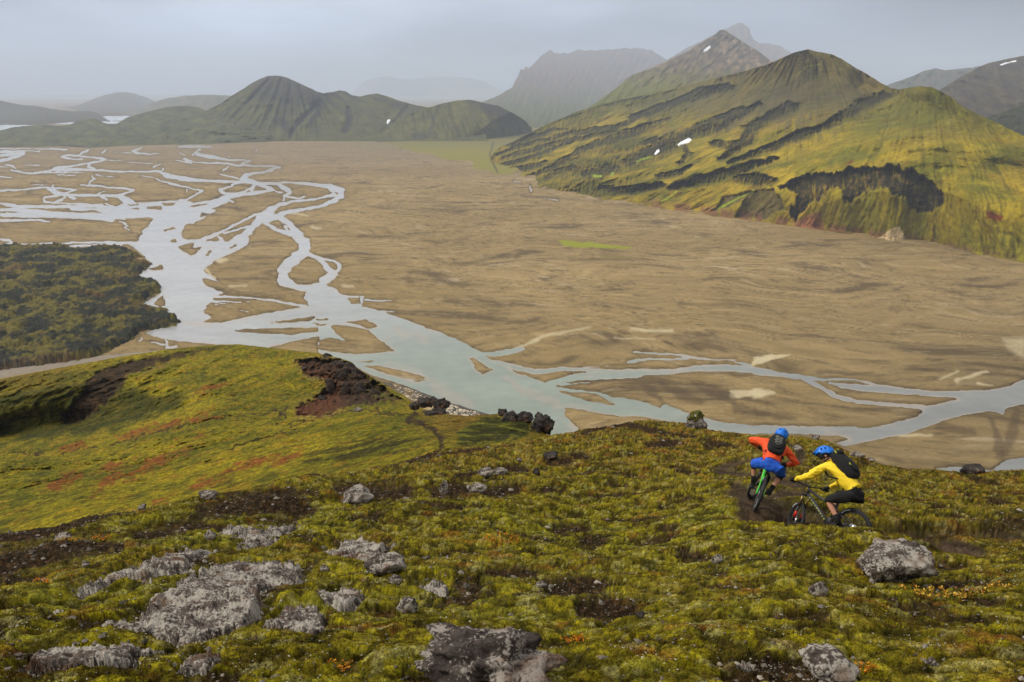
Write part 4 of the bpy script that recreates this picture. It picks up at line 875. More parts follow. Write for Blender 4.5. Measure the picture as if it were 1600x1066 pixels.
nctrl = [(x_, y_, float(ny_(y_))) for x_ in (-1500, -800, -300, 100, 500, 900, 1300, 1900, 2500, 3100) for y_ in (2100, 1700, 1400, 1250, 1180, 1066, 960)] + \
        [(-1500,900,10.5),(-800,880,11.0),(2500,860,11.5),(3100,880,10.8),(2500,790,15),(3100,820,13.5)] + \
        [(-300,860,11.8),(0,834,13.0),(0,880,10.6),(135,807,14.5),(311,776,16.5),(300,850,11.6),(388,765,17),(500,740,19.5),(500,800,15),(500,860,11.6),(610,728,21.5),(691,703,25),(700,760,18),(700,850,12.4),
         (805,692,27),(865,681,28.5),(860,740,21),(1000,658,32),(1000,700,25),(1000,760,19.6),(1000,850,13.4),(1112,674,29),(1100,720,23),(1180,795,14.35),(1180,740,19.3),(1240,684,26.5),(1240,720,22),(1293,690,25.5),
         (1335,838,11.65),(1335,800,14.4),(1240,838,11.8),(1440,842,11.8),(1130,838,12.2),(1343,714,23.5),(1330,760,18.5),(1442,733,23.5),(1442,780,18),(1442,826,13.2),(1600,735,24),(1600,780,18.5),(1600,830,13.6),(1900,750,23),(1900,830,14.5),(1450,880,10.9),(1600,880,11)]
fY = tps([(a, b, math.log(c)) for a, b, c in nctrl], 300, 120)
xs = np.arange(-300, 1900.1, 1.6); xs = xs[(xs > -120) & (xs < 1720)]
xs = np.concatenate([np.arange(-1500, -120, 15), xs, np.arange(1722, 3100, 15)])
T = curve(NEARC, xs, 3, 1.4, 23, 9.0)
NR = 300
v = np.linspace(0, 1, NR)[:, None] ** 0.95
npx = np.tile(xs, (NR, 1)); npy = 1190 * (1 - v) + T[None] * v
low_ = np.array([2100, 1900, 1750, 1640, 1550, 1480, 1420, 1370, 1330, 1295, 1265, 1240, 1220, 1204])
npx = np.concatenate([np.tile(xs, (len(low_), 1)), npx]); npy = np.concatenate([np.tile(low_[:, None], (1, len(xs))), npy]); NR += len(low_)
Y = np.exp(fY(npx, npy)); NX, NY, NZ = at_y(npx, npy, Y)
TRAIL = [Z('P', [(1760,834,22),(1620,830,20),(1540,833,16),(1450,827,11),(1390,826,10),(1330,826,12),(1280,815,24),(1232,800,26),(1192,788,30),(1160,775,26),(1150,762,18)]),
         Z('O', [(250,640,40),(290,720,120),(420,790,110),(560,860,90)]), Z('O', [(560,720,60),(680,690,70),(820,700,50)]), Z('O', [(330,690,60),(430,720,70)]),
         Z('O', [(860,640,40),(760,620,90),(600,590,60),(430,570,50),(280,540,60),(150,510,70),(110,500,40)]), Z('O', [(110,500,50),(220,460,50),(400,440,40),(560,440,40),(700,460,60),(790,430,90),(810,370,70),(760,330,60),(710,290,36)])]
DIRT = [Z('K', [(872,560,20),(800,605,20),(700,642,18),(610,668,14)]), Z('K', [(690,655,14),(800,620,20),(950,598,20),(1100,577,18),(1260,552,10)]),
        Z('E', [(430,722,16),(520,690,34),(620,665,36),(720,655,30),(870,700,40),(960,718,20),(1080,720,14)]), Z('E', [(1040,725,30),(1160,735,14)]), Z('E', [(860,790,40),(960,775,50),(1060,780,30)]),
        Z('L', [(-200,560,130),(0,530,130),(200,480,110),(400,460,80),(560,455,40)]), Z('L', [(-200,430,70),(0,410,60),(150,360,50),(330,330,30),(520,290,30),(640,280,16)]), Z('L', [(-100,420,60),(100,400,60),(300,360,50),(440,320,40),(600,290,20)]), Z('L', [(640,400,50),(760,380,60),(900,350,60),(1000,360,30)]),
        Z('L', [(920,290,50),(1060,260,90),(1200,230,100),(1330,250,90),(1440,270,50)]), Z('L', [(1150,200,30),(1350,190,40)]), Z('L', [(860,540,60),(960,540,50)]),
        Z('M', [(0,190,50),(100,190,80),(200,200,80),(320,190,60)]), Z('M', [(440,200,40),(540,190,60),(640,195,40),(720,190,60),(820,175,40)]), Z('M', [(540,125,20),(640,100,40)]), Z('M', [(770,85,24),(860,85,24)]), Z('M', [(950,45,20),(1060,50,34)]), Z('M', [(1060,20,20),(1140,20,30)]), Z('M', [(940,190,24),(1040,190,20)]),
        Z('M', [(560,640,60),(620,640,70),(680,640,30)]), Z('M', [(700,580,30),(900,580,40)]), Z('M', [(990,660,70),(1100,640,100),(1200,640,70)]), Z('M', [(1130,740,60),(1240,740,90),(1350,750,60)]), Z('M', [(1140,430,50),(1220,430,50)]), Z('M', [(200,460,40),(250,450,30)]), Z('M', [(1000,370,40),(1160,370,30)]),
        Z('N', [(980,365,22),(1100,370,40),(1250,370,40),(1400,375,60),(1599,360,100),(1800,360,100)]), Z('N', [(1100,660,30),(1300,650,50)]), Z('N', [(1330,640,30),(1450,660,30)]), Z('O', [(40,300,50),(150,300,50),(240,310,30)])]
jx = npx + 6 * fbm(npx / 13, npy / 8, 231, 4, 0.6); jy = npy + 3.2 * fbm(npx / 11, npy / 7, 232, 4, 0.6)
tr = np.zeros(npx.shape); di = np.zeros(npx.shape)
for g in TRAIL: tr = np.maximum(tr, gully(npx + 2.5 * gn(npx / 8, npy / 5, 3), npy + 1.2 * gn(npx / 7, npy / 5, 4), [(a, b, w_ * 1.7) for a, b, w_ in g]))
for g in DIRT: di = np.maximum(di, gully(jx, jy, [(a, b, w_ * 1.9) for a, b, w_ in g]))
di = np.maximum(di, 0.9 * sm(0.42, 0.62, fbm(NX / 1.15 + 31, NY / 0.85, 261, 4, 0.6)) * sm(700, 740, npy))
di = di * (1 - tr)
far_ = sm(5, 22, NY)
SL = [
 (Z('L', [(330,665),(450,605),(560,572),(640,532),(760,492),(850,458),(960,450),(1045,460),(950,495),(880,540),(900,580),(820,602),(700,622),(600,615),(500,642),(380,675)]), .10, 'long narrow grey slab slanting up behind the biggest rock slab'),
 (Z('L', [(420,835),(500,800),(620,750),(720,710),(820,650),(900,600),(1000,560),(1100,530),(1250,520),(1380,540),(1440,562),(1380,630),(1280,650),(1200,690),(1290,730),(1180,790),(1100,830),(1000,865),(850,905),(760,885),(700,845),(560,840)]), .14, 'biggest pale speckled rock slab, left of centre in the moss'),
 (Z('L', [(1200,815),(1300,745),(1400,715),(1490,740),(1530,830),(1450,895),(1380,870),(1280,845)]), .13, 'angular grey slab touching the lower right end of the biggest slab'),
 (Z('P', [(496,940),(520,928),(541,922),(551,921),(575,936),(566,950),(545,962),(528,957),(508,950)]), .12, 'pale pitted slab just right of the angular grey slab'),
 (Z('L', [(60,1090),(130,1040),(180,995),(250,950),(400,940),(600,935),(790,965),(700,995),(640,1030),(660,1090)]), .07, 'wide grey slab at the bottom edge left of centre, half cut by the frame'),
 (Z('L', [(990,395),(1100,350),(1200,342),(1370,328),(1365,372),(1250,392),(1335,415),(1230,445),(1080,445),(1150,400)]), .09, 'broken pale slab between the dark soil and the biggest slab'),
 (Z('M', [(-120,470),(-60,440),(0,425),(100,412),(200,428),(255,452),(190,502),(130,522),(0,495)]), .12, 'grey slab above centre with yellow moss on its right side'),
 (Z('M', [(335,628),(440,602),(505,625),(525,652),(480,675),(400,645)]), .07, 'small flat slab left of the first dark soil hollow'),
 (Z('M', [(365,480),(440,466),(525,476),(500,503),(440,503)]), .05, 'thin sliver of slab in the moss right of the grey centre slab'),
 (Z('L', [(210,760),(280,735),(330,725),(300,745),(240,765)]), .04, 'tiny slanting slab left of the biggest rock slab'),
 (Z('L', [(820,1060),(900,1010),(960,985),(1030,1010),(1020,1050),(940,1090),(840,1090)]), .09, 'rough slab at the bottom between two moss cushions'),
 (Z('N', [(1055,955),(1100,950),(1210,990),(1180,1010),(1110,988)]), .07, 'slim grey slab lowest at the right near the bottom edge'),
 (Z('N', [(280,1020),(370,1010),(380,1040),(300,1040)]), .05, 'small grey slab at the bottom left of the long lichen rock'),
 (Z('N', [(750,960),(800,945),(830,955),(780,970)]), .04, 'faint lichened slab above the long lichen rock')]
slm = np.zeros(npx.shape)
for q in SL: slm = np.maximum(slm, sm(-7, 3, poly_sd(q[0], npx, npy, 12)))
h1 = fbm(NX / 1.7, NY / 1.7, 241, 4, 0.5)
wx = NX + 0.05 * gn(NX / .2, NY / .2, 1); wy = NY + 0.05 * gn(NX / .2 + 7, NY / .2, 2)
Wa, ida = worley(wx / 0.34, wy / 0.34, 242); Wb, idb = worley(wx / 0.13, wy / 0.13, 243); Wc, idc = worley(wx / 0.05, wy / 0.05, 245)
patch = sm(-0.15, 0.35, fbm(NX / 0.9, NY / 0.9, 244, 3))
mossy = (1 - tr) * (1 - 0.85 * di) * (1 - 0.9 * slm)
dome = np.sqrt(np.clip(1 - (Wa / 0.75) ** 2, 0, 1)); dome2 = np.sqrt(np.clip(1 - (Wb / 0.75) ** 2, 0, 1)); dome3 = np.sqrt(np.clip(1 - (Wc / 0.8) ** 2, 0, 1))
dz = 0.10 * h1 * (1 - tr * 0.7) + mossy * (0.075 * dome * (0.3 + 0.9 * patch) + 0.042 * dome2 * (0.6 + 0.6 * (1 - patch)) + 0.020 * dome3 * sm(22, 9, NY)) + 0.03 * ridge(NX / 0.3, NY / 0.3, 246, 4, 0.6) * (0.4 + 0.9 * di)
hide = rib_sd(Z('P', [(1225,815,40),(1300,828,40),(1400,828,30),(1800,834,30)]), npx, npy, 60)
dz = dz - (0.03 + 0.28 * sm(-10, 10, hide)) * tr - 0.02 * di - 0.05 * slm
edgef = sm(-3, 8, npy - T[None])
dz = dz * (0.25 + 0.75 * edgef)
rise = rib_sd(Z('P', [(1215,852,10),(1300,846,14),(1370,850,10)]), npx, npy, 40)
dz = dz + 0.10 * sm(-14, 6, rise)
near_base_z = NZ.copy()
NZ = NZ + dz
# wheel rut: the ground under the tyres is packed down to the tyres
rw_ = np.zeros(npx.shape); rz_ = np.zeros(npx.shape); bd_ = np.full(npx.shape, 9.0)
for a_, b_ in zip(RUT[:-1], RUT[1:]):
    d_, t_ = segd(NX, NY, (a_.x, a_.y), (b_.x, b_.y)); z_ = a_.z * (1 - t_) + b_.z * t_
    rz_ = np.where(d_ < bd_, z_, rz_); bd_ = np.minimum(bd_, d_)
rw_ = 1 - sm(0.18, 0.75, bd_)
NZ = NZ * (1 - rw_) + (rz_ + 0.010 * fbm(NX / 0.12, NY / 0.12, 260, 4)) * rw_
tr = np.maximum(tr, 1 - sm(0.22, 0.5, bd_ + 0.1 * gn(NX / .3, NY / .3, 5))); mossy = mossy * (1 - tr)
# colours
n1 = fbm(NX / 1.1, NY / 1.1, 251, 5, 0.6); n2_ = fbm(NX / 0.16, NY / 0.16, 252, 4, 0.65); n3 = fbm(NX / 4.0 + 3, NY / 4.0, 253, 4)
warm = np.clip(sm(790, 690, npy) * 0.8 + sm(1250, 1550, npx) * 0.45 * sm(960, 800, npy) + 0.22 + 0.35 * n3, 0, 1)
mc = mixc(lin(160, 150, 36), lin(100, 94, 26), np.clip(0.5 + 0.9 * n1 + 0.6 * (ida - 0.5), 0, 1))
mc = mixc(mc, lin(164, 164, 70), sm(0.1, 0.7, n1 * 0.6 + 0.9 * (idb - 0.45)) * 0.45)
mc = mixc(mc, mixc(lin(124, 104, 48), lin(148, 118, 50), idb), np.clip(warm * sm(-0.35, 0.5, n2_ + 0.7 * (idb - 0.5) + 0.6 * n1) * 0.95, 0, 0.9))
mc = mixc(mc, lin(44, 42, 18), np.clip(sm(0.38, 0.75, Wa) * 0.65 + sm(0.4, 0.75, Wb) * 0.45, 0, 0.88))  # creases between cushions darkened in the colour, standing in for shade
mc = mixc(mc, lin(56, 48, 26), sm(0.05, 0.55, -n1 + 0.5 * n2_) * 0.8)
mc = mixc(mc, lin(138, 86, 44), sm(0.5, 0.9, fbm(NX / 0.7, NY / 0.7, 254, 4) + 0.25 * warm) * 0.4)
mc = mixc(mc, lin(168, 162, 112), sm(0.35, 0.7, fbm(NX / 0.35, NY / 0.35, 255, 4, 0.7)) * 0.45)
soil = mixc(lin(50, 38, 28), lin(78, 60, 44), sm(-0.1, 0.6, n2_))
mc = mixc(mc, soil, di * 0.95)
trc = mixc(lin(60, 48, 38), lin(84, 68, 54), sm(-0.2, 0.6, fbm(NX / 0.5, NY / 0.5, 256, 4)))
mc = mixc(mc, trc, tr * 0.97)
mc = mc * (1 + 0.22 * n2_ + 0.38 * fbm(NX / 0.07, NY / 0.07, 257, 4, 0.7))[..., None]
rows = [np.stack([NX, NY, NZ], -1)]; cols = [mc]
for d in (0.03, 0.12, 0.35, 0.8, 1.3):
    k = 1 + d; s = NY[-1] * d
    rows.append(np.stack([NX[-1] * k, NY[-1] * k, NZ[-1] - s * (0.62 + 0.22 * d)], -1)[None]); cols.append(mc[-1:])
A = np.concatenate(rows); Cn = np.concatenate(cols)
m_near = ground_mat('moss_ground', scale=14.0, amp=0.45, bump=1.0, bdist=0.03, detail=8, scale2=70.0, spec=0.05, veg=1.2)
m_dirt = ground_mat('bare_earth', scale=10.0, amp=0.3, bump=0.9, bdist=0.03, detail=8, scale2=60.0, spec=0.05)
full_keep = np.ones((A.shape[0] - 1, A.shape[1] - 1), bool)
tq = np.zeros_like(full_keep); tq[:NR - 1] = (tr[:-1, :-1] + tr[1:, 1:] + tr[:-1, 1:] + tr[1:, :-1]) > 2.0
for nm, kk, mt, lab in (('hillside', full_keep & ~tq, m_near, 'mossy hillside in the foreground with hummocks, rusty heath and bare soil'), ('trail', tq, m_dirt, 'dark dirt singletrack curving across the mossy hillside round the riders')):
    Vc, Qc, cc = compact(A.reshape(-1, 3), grid_quads(A.shape[0], A.shape[1], keep=kk), Cn.reshape(-1, 3))
    tag(mesh_np(nm, Vc, Qc, mt, cc), lab, kind='structure')
NV = np.stack([NX, NY, NZ], -1)
def near_at(px, py, raw=False):
    """point of the near hillside whose undisturbed surface is seen at (px, py)"""
    Yq = float(np.exp(fY(np.array([px * 1.0]), np.array([py * 1.0])))[0])
    x_, y_, z_ = at_y(px, py, Yq); return Vector((float(x_), float(y_), float(z_)))
bv_near = BVHTree.FromPolygons(A.reshape(-1, 3).tolist(), grid_quads(A.shape[0], A.shape[1]).tolist())
def ground_z(x_, y_):
    h = bv_near.ray_cast(Vector((x_, y_, HC + 20)), Vector((0, 0, -1))); return h[0].z
def seen(px, py):
    h, nn = cast(bv_near, px, py); return h

# ---------------------------------------------------------------- small growth: blades, leaflets, lichen, grit
def sample(n, wgt, seed):
    r = np.random.default_rng(seed)
    W_ = wgt[:-1, :-1].ravel().clip(0); cdf = np.cumsum(W_); k = np.searchsorted(cdf, r.random(n) * cdf[-1])
    i, j = np.unravel_index(k, (NR - 1, npx.shape[1] - 1)); a = r.random((n, 1)); b = r.random((n, 1))
    P = NV[i, j] * (1 - a) * (1 - b) + NV[i + 1, j] * a * (1 - b) + NV[i, j + 1] * (1 - a) * b + NV[i + 1, j + 1] * a * b
    return P, mc[i, j], i, j, r
vis = ((npx > -110) & (npx < 1710) & (npy < 1185)).astype(float)
def blades(name, n, wgt, seed, hgt, wid, cols_, cj, label, lean=0.5, distpow=0.55):
    P, gc, i, j, r = sample(n, wgt, seed)
    dist = P[:, 1]; k = (dist / 7.0) ** distpow
    h = hgt * (0.5 + r.random(n)) * k; w_ = wid * (0.7 + 0.6 * r.random(n)) * k
    a = r.random(n) * 6.283; la = r.random(n) * 6.283; lm = lean * r.random(n)
    bx = np.stack([np.cos(a), np.sin(a), 0 * a], -1) * w_[:, None]
    tip = P + np.stack([np.cos(la) * lm, np.sin(la) * lm, np.sqrt(1 - (lm * 0.8) ** 2)], -1) * h[:, None]
    Vv = np.stack([P - bx - [0, 0, 0.01], P + bx - [0, 0, 0.01], tip], 1).reshape(-1, 3)
    ci = r.integers(0, len(cols_), n); cc = np.array(cols_)[ci] * (1 - cj) + gc * cj
    cc = cc * (0.75 + 0.5 * r.random((n, 1)))
    return tag(mesh_np(name, Vv, np.arange(3 * n).reshape(-1, 3), m_blade, np.repeat(cc, 3, 0), smooth=False), label, kind='stuff')
m_blade = ground_mat('grass_blades', scale=3, amp=0.1, bump=0, spec=0.05, veg=1.2)
wg = vis * mossy
blades('grass', 60000, wg * (0.35 + warm), 301, 0.030, 0.0024, [lin(150, 118, 52), lin(170, 130, 60), lin(128, 118, 44), lin(110, 84, 40), lin(140, 98, 50)], 0.25, 'short dry autumn grass over the near moss', 0.8)
blades('moss_tufts', 120000, wg * (1.15 - warm) * (0.4 + dome), 302, 0.010, 0.0050, [lin(160, 158, 50), lin(112, 112, 30), lin(182, 176, 80), lin(58, 58, 24)], 0.35, 'fine yellow green moss tips covering the hummocks', 0.9)
blades('heath_leaves', 40000, wg * (0.3 + sm(0, .6, -n1)), 303, 0.018, 0.0075, [lin(52, 54, 24), lin(70, 62, 30), lin(40, 38, 22), lin(96, 60, 32)], 0.1, 'low dark heath leaves between the moss hummocks', 1.2)
P, gc, i, j, r = sample(4500, vis * (sm(0.0, 0.6, fbm(NX / 0.8, NY / 0.8, 305, 3)) + 0.12) * (1 - tr) * sm(30, 10, NY), 306)
blob_cloud('lichen', P + [0, 0, 0.008], (0.004 + 0.008 * r.random(len(P)) ** 2) * (P[:, 1] / 8) ** 0.7, m_stone_pale, lin(176, 172, 150), 307, label='white lichen flecks dotted over the moss and soil')
P, gc, i, j, r = sample(6000, vis * (di * 0.35 + 0.03 + 0.12 * tr), 308)
blob_cloud('gravel', P + [0, 0, 0.006], (0.006 + 0.016 * r.random(len(P)) ** 3) * (P[:, 1] / 9) ** 0.6, m_stone_pale, lin(92, 84, 76), 309, label='small grey gravel on the bare soil patches', cjit=0.35)

P, gc, i, j, r = sample(1400, vis * (sm(0.02, 0.5, slm) * 1.0 + 0.35 * di + 0.012), 310)
blob_cloud('stones', P + [0, 0, 0.008], (0.014 + 0.035 * r.random(len(P)) ** 3) * (P[:, 1] / 8) ** 0.5, m_stone_pale, lin(128, 120, 110), 311, label='small loose stones round the rock slabs and on bare soil', cjit=0.4)
# ================================================================== ROCKS
def rock_mat(name, base, dark, pale, sc_=9.0, lich=0.58):
    m = bpy.data.materials.new(name); m.use_nodes = True
    t = m.node_tree; b = t.nodes['Principled BSDF']; b.inputs['Roughness'].default_value = 0.95; b.inputs['Specular IOR Level'].default_value = 0.15
    co = N(t, 'ShaderNodeTexCoord')
    n1 = N(t, 'ShaderNodeTexNoise'); n1.inputs['Scale'].default_value = sc_ * 0.5; n1.inputs['Detail'].default_value = 9; n1.inputs['Roughness'].default_value = 0.7
    n2 = N(t, 'ShaderNodeTexVoronoi'); n2.inputs['Scale'].default_value = sc_ * 3.2
    n3 = N(t, 'ShaderNodeTexNoise'); n3.inputs['Scale'].default_value = sc_ * 2.4; n3.inputs['Detail'].default_value = 5
    for q in (n1, n2, n3): t.links.new(co.outputs['Object'], q.inputs['Vector'])
    rp = N(t, 'ShaderNodeValToRGB'); e = rp.color_ramp.elements
    e[0].position = 0.34; e[0].color = (*dark, 1); e[1].position = 0.66; e[1].color = (*base, 1)
    t.links.new(n1.outputs['Fac'], rp.inputs[0])
    # lichen: crusts of two sizes
    n4 = N(t, 'ShaderNodeTexNoise'); n4.inputs['Scale'].default_value = sc_ * 0.28; n4.inputs['Detail'].default_value = 3; t.links.new(co.outputs['Object'], n4.inputs['Vector'])
    am = N(t, 'ShaderNodeMath', operation='MULTIPLY_ADD'); am.inputs[1].default_value = 0.55; t.links.new(n4.outputs['Fac'], am.inputs[0])
    am2 = N(t, 'ShaderNodeMath', operation='MULTIPLY'); am2.inputs[1].default_value = 0.45; t.links.new(n3.outputs['Fac'], am2.inputs[0]); t.links.new(am2.outputs[0], am.inputs[2])
    r2 = N(t, 'ShaderNodeMapRange'); r2.inputs['From Min'].default_value = lich - 0.06; r2.inputs['From Max'].default_value = lich; r2.inputs['To Max'].default_value = 0.85; t.links.new(am.outputs[0], r2.inputs['Value'])
    mxn = N(t, 'ShaderNodeMix', data_type='RGBA'); mxn.inputs['B'].default_value = (*pale, 1)
    t.links.new(r2.outputs[0], mxn.inputs['Factor']); t.links.new(rp.outputs[0], mxn.inputs['A'])
    # pits and rusty tint
    r3 = N(t, 'ShaderNodeMapRange'); r3.inputs['From Min'].default_value = 0.05; r3.inputs['From Max'].default_value = 0.30; r3.inputs['To Min'].default_value = 0.22; t.links.new(n2.outputs['Distance'], r3.inputs['Value'])
    n5 = N(t, 'ShaderNodeTexNoise'); n5.inputs['Scale'].default_value = sc_ * 0.2; t.links.new(co.outputs['Object'], n5.inputs['Vector'])
    r5 = N(t, 'ShaderNodeMapRange'); r5.inputs['From Min'].default_value = 0.58; r5.inputs['From Max'].default_value = 0.66; r5.inputs['To Max'].default_value = 0.6; t.links.new(n5.outputs['Fac'], r5.inputs['Value'])
    mx5 = N(t, 'ShaderNodeMix', data_type='RGBA'); mx5.inputs['B'].default_value = (*lin(104, 74, 52), 1); t.links.new(r5.outputs[0], mx5.inputs['Factor']); t.links.new(mxn.outputs['Result'], mx5.inputs['A'])
    v = N(t, 'ShaderNodeVectorMath', operation='SCALE'); t.links.new(mx5.outputs['Result'], v.inputs[0]); t.links.new(r3.outputs[0], v.inputs['Scale'])
    t.links.new(v.outputs[0], b.inputs['Base Color'])
    ad = N(t, 'ShaderNodeMath', operation='ADD'); t.links.new(n1.outputs['Fac'], ad.inputs[0]); t.links.new(n3.outputs['Fac'], ad.inputs[1])
    bp = N(t, 'ShaderNodeBump'); bp.inputs['Strength'].default_value = 1.0; bp.inputs['Distance'].default_value = 0.25 / sc_
    t.links.new(ad.outputs[0], bp.inputs['Height']); t.links.new(bp.outputs[0], b.inputs['Normal'])
    return m
m_rock = rock_mat('lichen_rock', lin(118, 106, 98), lin(44, 36, 32), lin(184, 176, 164), 16.0, 0.53)
m_rockpit = rock_mat('pitted_rock', lin(96, 86, 80), lin(34, 28, 26), lin(170, 160, 150), 18.0, 0.56)
m_rockdark = rock_mat('dark_lava_rock', lin(92, 84, 78), lin(34, 30, 30), lin(150, 144, 130), 5.0, 0.64)
m_rockfar = rock_mat('crag_rock', lin(104, 90, 80), lin(42, 34, 30), lin(140, 128, 112), 0.9, 0.66)
m_mosscap = ground_mat('moss_cushion', scale=9, amp=0.45, bump=0.9, bdist=0.05, detail=8, scale2=40)
from mathutils import noise as mn
def lump(name, c, rx, ry, rz, seed, mat, rough=0.28, facets=9, sub=4, col=None, rotz=0.0, top=0.0, fr=1.6, cat=None, label=None, group=None, parent=None, kind=None, undercut=0.0):
    rr = random.Random(seed)
    bm = bmesh.new(); bmesh.ops.create_icosphere(bm, subdivisions=sub, radius=1.0)
    off = Vector((rr.uniform(-50, 50), rr.uniform(-50, 50), rr.uniform(-50, 50)))
    planes = []
    for _ in range(facets):
        d = Vector((rr.gauss(0, 1), rr.gauss(0, 1), rr.gauss(0, 1) * 0.8 + 0.25)).normalized(); planes.append((d, rr.uniform(0.62, 0.9)))
    for v_ in bm.verts:
        p = v_.co.copy()
        for d, k in planes:
            q = p.dot(d)
            if q > k: p -= d * (q - k) * 0.92
        p *= 1 + rough * mn.fractal(p * fr + off, 0.9, 2.1, 5) + 0.35 * rough * (mn.noise(p * 6 + off))
        if p.z > 0: p.x *= 1 - top * p.z; p.y *= 1 - top * p.z
        else: p.x *= 1 - undercut * -p.z; p.y *= 1 - undercut * -p.z
        v_.co = Vector((p.x * rx, p.y * ry, p.z * rz))
    bmesh.ops.rotate(bm, verts=bm.verts, cent=(0, 0, 0), matrix=Matrix.Rotation(rotz, 3, 'Z'))
    me = bpy.data.meshes.new(name); bm.to_mesh(me); bm.free(); me.materials.append(mat)
    for p in me.polygons: p.use_smooth = True
    if col is not None:
        a = me.color_attributes.new('Col', 'FLOAT_COLOR', 'POINT'); n_ = len(me.vertices)
        cc = np.ones((n_, 4), np.float32); cc[:, :3] = col; a.data.foreach_set('color', cc.ravel())
    o = bpy.data.objects.new(name, me); C.objects.link(o); o.location = c
    if parent: o.parent = parent; o.matrix_parent_inverse = Matrix.Identity(4); o.location = Vector(c) - parent.location
    tag(o, label, cat, group, kind)
    return o

# --- low bedrock slabs that break through the moss: outline, height, label
def slab(pts, H, label, rug=0.6, moss=None):
    poly = np.array([(p[0], p[1]) for p in pts], float); step = 1.3
    gx_ = np.arange(poly[:, 0].min() - 5, poly[:, 0].max() + 5, step); gy_ = np.arange(poly[:, 1].max() + 4, poly[:, 1].min() - 4, -step)
    qx, qy = np.meshgrid(gx_, gy_)
    sd = poly_sd(poly, qx + 5 * fbm(qx / 12, qy / 9, 401, 4, 0.65), qy + 3.5 * fbm(qx / 10, qy / 7, 402, 4, 0.65), 25)
    X, Y_, Z0 = at_y(qx, qy, np.exp(fY(qx, qy)))
    sd = sd + 9 * fbm(X / 0.5, Y_ / 0.5, 407, 4, 0.6) - 1.0
    up = sm(-2.0, 9.0, sd)
    nn_ = ridge(X / 0.34 + 3, Y_ / 0.34, 403, 5, 0.62); n4 = fbm(X / 0.09, Y_ / 0.09, 404, 4, 0.65)
    wv, _ = worley(X / 0.16 + 0.5 * nn_, Y_ / 0.16, 405)
    h = up * (0.45 * H * (0.75 + 0.5 * fbm(X / 0.8, Y_ / 0.8, 406, 3)) + 0.045 * nn_ * rug + 0.02 * n4 + 0.02 * sm(0.7, 0.2, wv)) - 0.07 * (1 - up)
    base = 0.11 * fbm(X / 1.7, Y_ / 1.7, 241, 4, 0.5) + 0.01
    keep = (sd[:-1, :-1] > -5) | (sd[1:, 1:] > -5)
    A_ = np.stack([X, Y_, Z0 + base + h], -1).reshape(-1, 3)
    Vc, Qc, _ = compact(A_, grid_quads(*qx.shape, keep=keep))
    o = mesh_np('rock_slab', Vc, Qc, m_rock)
    if H >= 0.0: tag(o, label, 'rock slab', 'bare rock slabs in the moss')
    return o
for q in SL: slab(*q)

# --- free boulders: px, py of the foot, width px, height px, depth factor, ...
def boulder(px, py, wpx, hpx, label, seed, mat=None, dep=0.8, sink=0.3, group='boulders in the moss', rough=0.26, **kw):
    P_ = seen(px, py)
    if P_ is None: P_ = near_at(px, py)
    depth = (P_ - cam.location).length; s = depth / F
    rx = wpx * s / 2; rz = hpx * s / 2 * 1.15
    c = P_ + Vector((0, rx * dep * 0.7, rz * (1 - 2 * sink) ))
    return lump('boulder', c, rx, rx * dep, rz, seed, mat or m_rock, cat='boulder', label=label, group=group, rough=rough, **kw)
boulder(1408, 910, 108, 56, 'large angular boulder with white lichen and a brown hollow, right of centre', 11, rotz=0.4, facets=12, sub=5)
boulder(765, 1086, 180, 76, 'dark pitted boulder cut by the bottom edge near the middle', 12, m_rockpit, facets=8, sub=5, rough=0.5)
boulder(1305, 1062, 88, 26, 'long lichen-crusted rock lying at the bottom right of centre', 13, rotz=-0.5, facets=10)
boulder(1282, 932, 28, 24, 'round grey stone in the moss left of the large angular boulder', 14)
boulder(1122, 880, 18, 14, 'small grey stone alone in heath left of the riders\' hollow', 15, sub=3)
boulder(598, 898, 60, 28, 'pale blocky rock beside the grey centre slab', 16, facets=12)
boulder(617, 912, 20, 12, 'little pale stone below the blocky rock', 17, sub=3)
boulder(634, 958, 32, 24, 'small pointed rock below the small flat slab', 18)
boulder(555, 788, 52, 26, 'domed grey boulder with moss on its near side by the dark soil', 19)
boulder(693, 772, 16, 24, 'upright pale stone standing in dark soil', 20, dep=0.7)
boulder(744, 770, 32, 14, 'low pale rock between two dark soil patches', 21)
boulder(758, 744, 24, 12, 'left pale rock of the pair on the upper slope', 22)
boulder(781, 742, 24, 10, 'right pale rock of the pair on the upper slope', 23, sub=3)
boulder(838, 742, 12, 14, 'small dark upright stone on the upper slope', 24, m_rockdark, sub=3)
boulder(811, 721, 10, 6, 'tiny white stone near the upper trail', 25, sub=3)
boulder(862, 718, 26, 12, 'low dark rock under the crest beside bare soil', 26, m_rockdark, sub=3)
boulder(322, 780, 26, 14, 'pale rock next to a green cushion on the left crest', 27)
boulder(221, 797, 12, 10, 'small white stone on the left crest', 28, sub=3)
boulder(327, 844, 20, 14, 'light round stone above the broken slab', 29, sub=3)
boulder(96, 844, 22, 9, 'low pale stone in dark soil at the left', 30, sub=3)
boulder(132, 886, 12, 8, 'small pale stone left of the long narrow slab', 31, sub=3)
boulder(507, 893, 14, 9, 'pale stone between the biggest slab and the centre slab', 32, sub=3)
boulder(300, 902, 10, 7, 'pebble-sized pale stone on the biggest slab', 33, sub=2)
boulder(1208, 712, 16, 8, 'pale flat stone at the dirt bank beyond the orange rider', 34, sub=3)
boulder(1246, 706, 18, 10, 'pale rock at the far end of the trail above the riders', 35, sub=3)
boulder(1275, 687, 12, 8, 'mossy stone on the crest above the yellow rider', 36, sub=3)
boulder(1343, 716, 22, 8, 'flat lichened stone on the crest right of the backpack', 37, sub=3)
boulder(1362, 722, 14, 6, 'small lichened stone right of the flat crest stone', 38, sub=3)
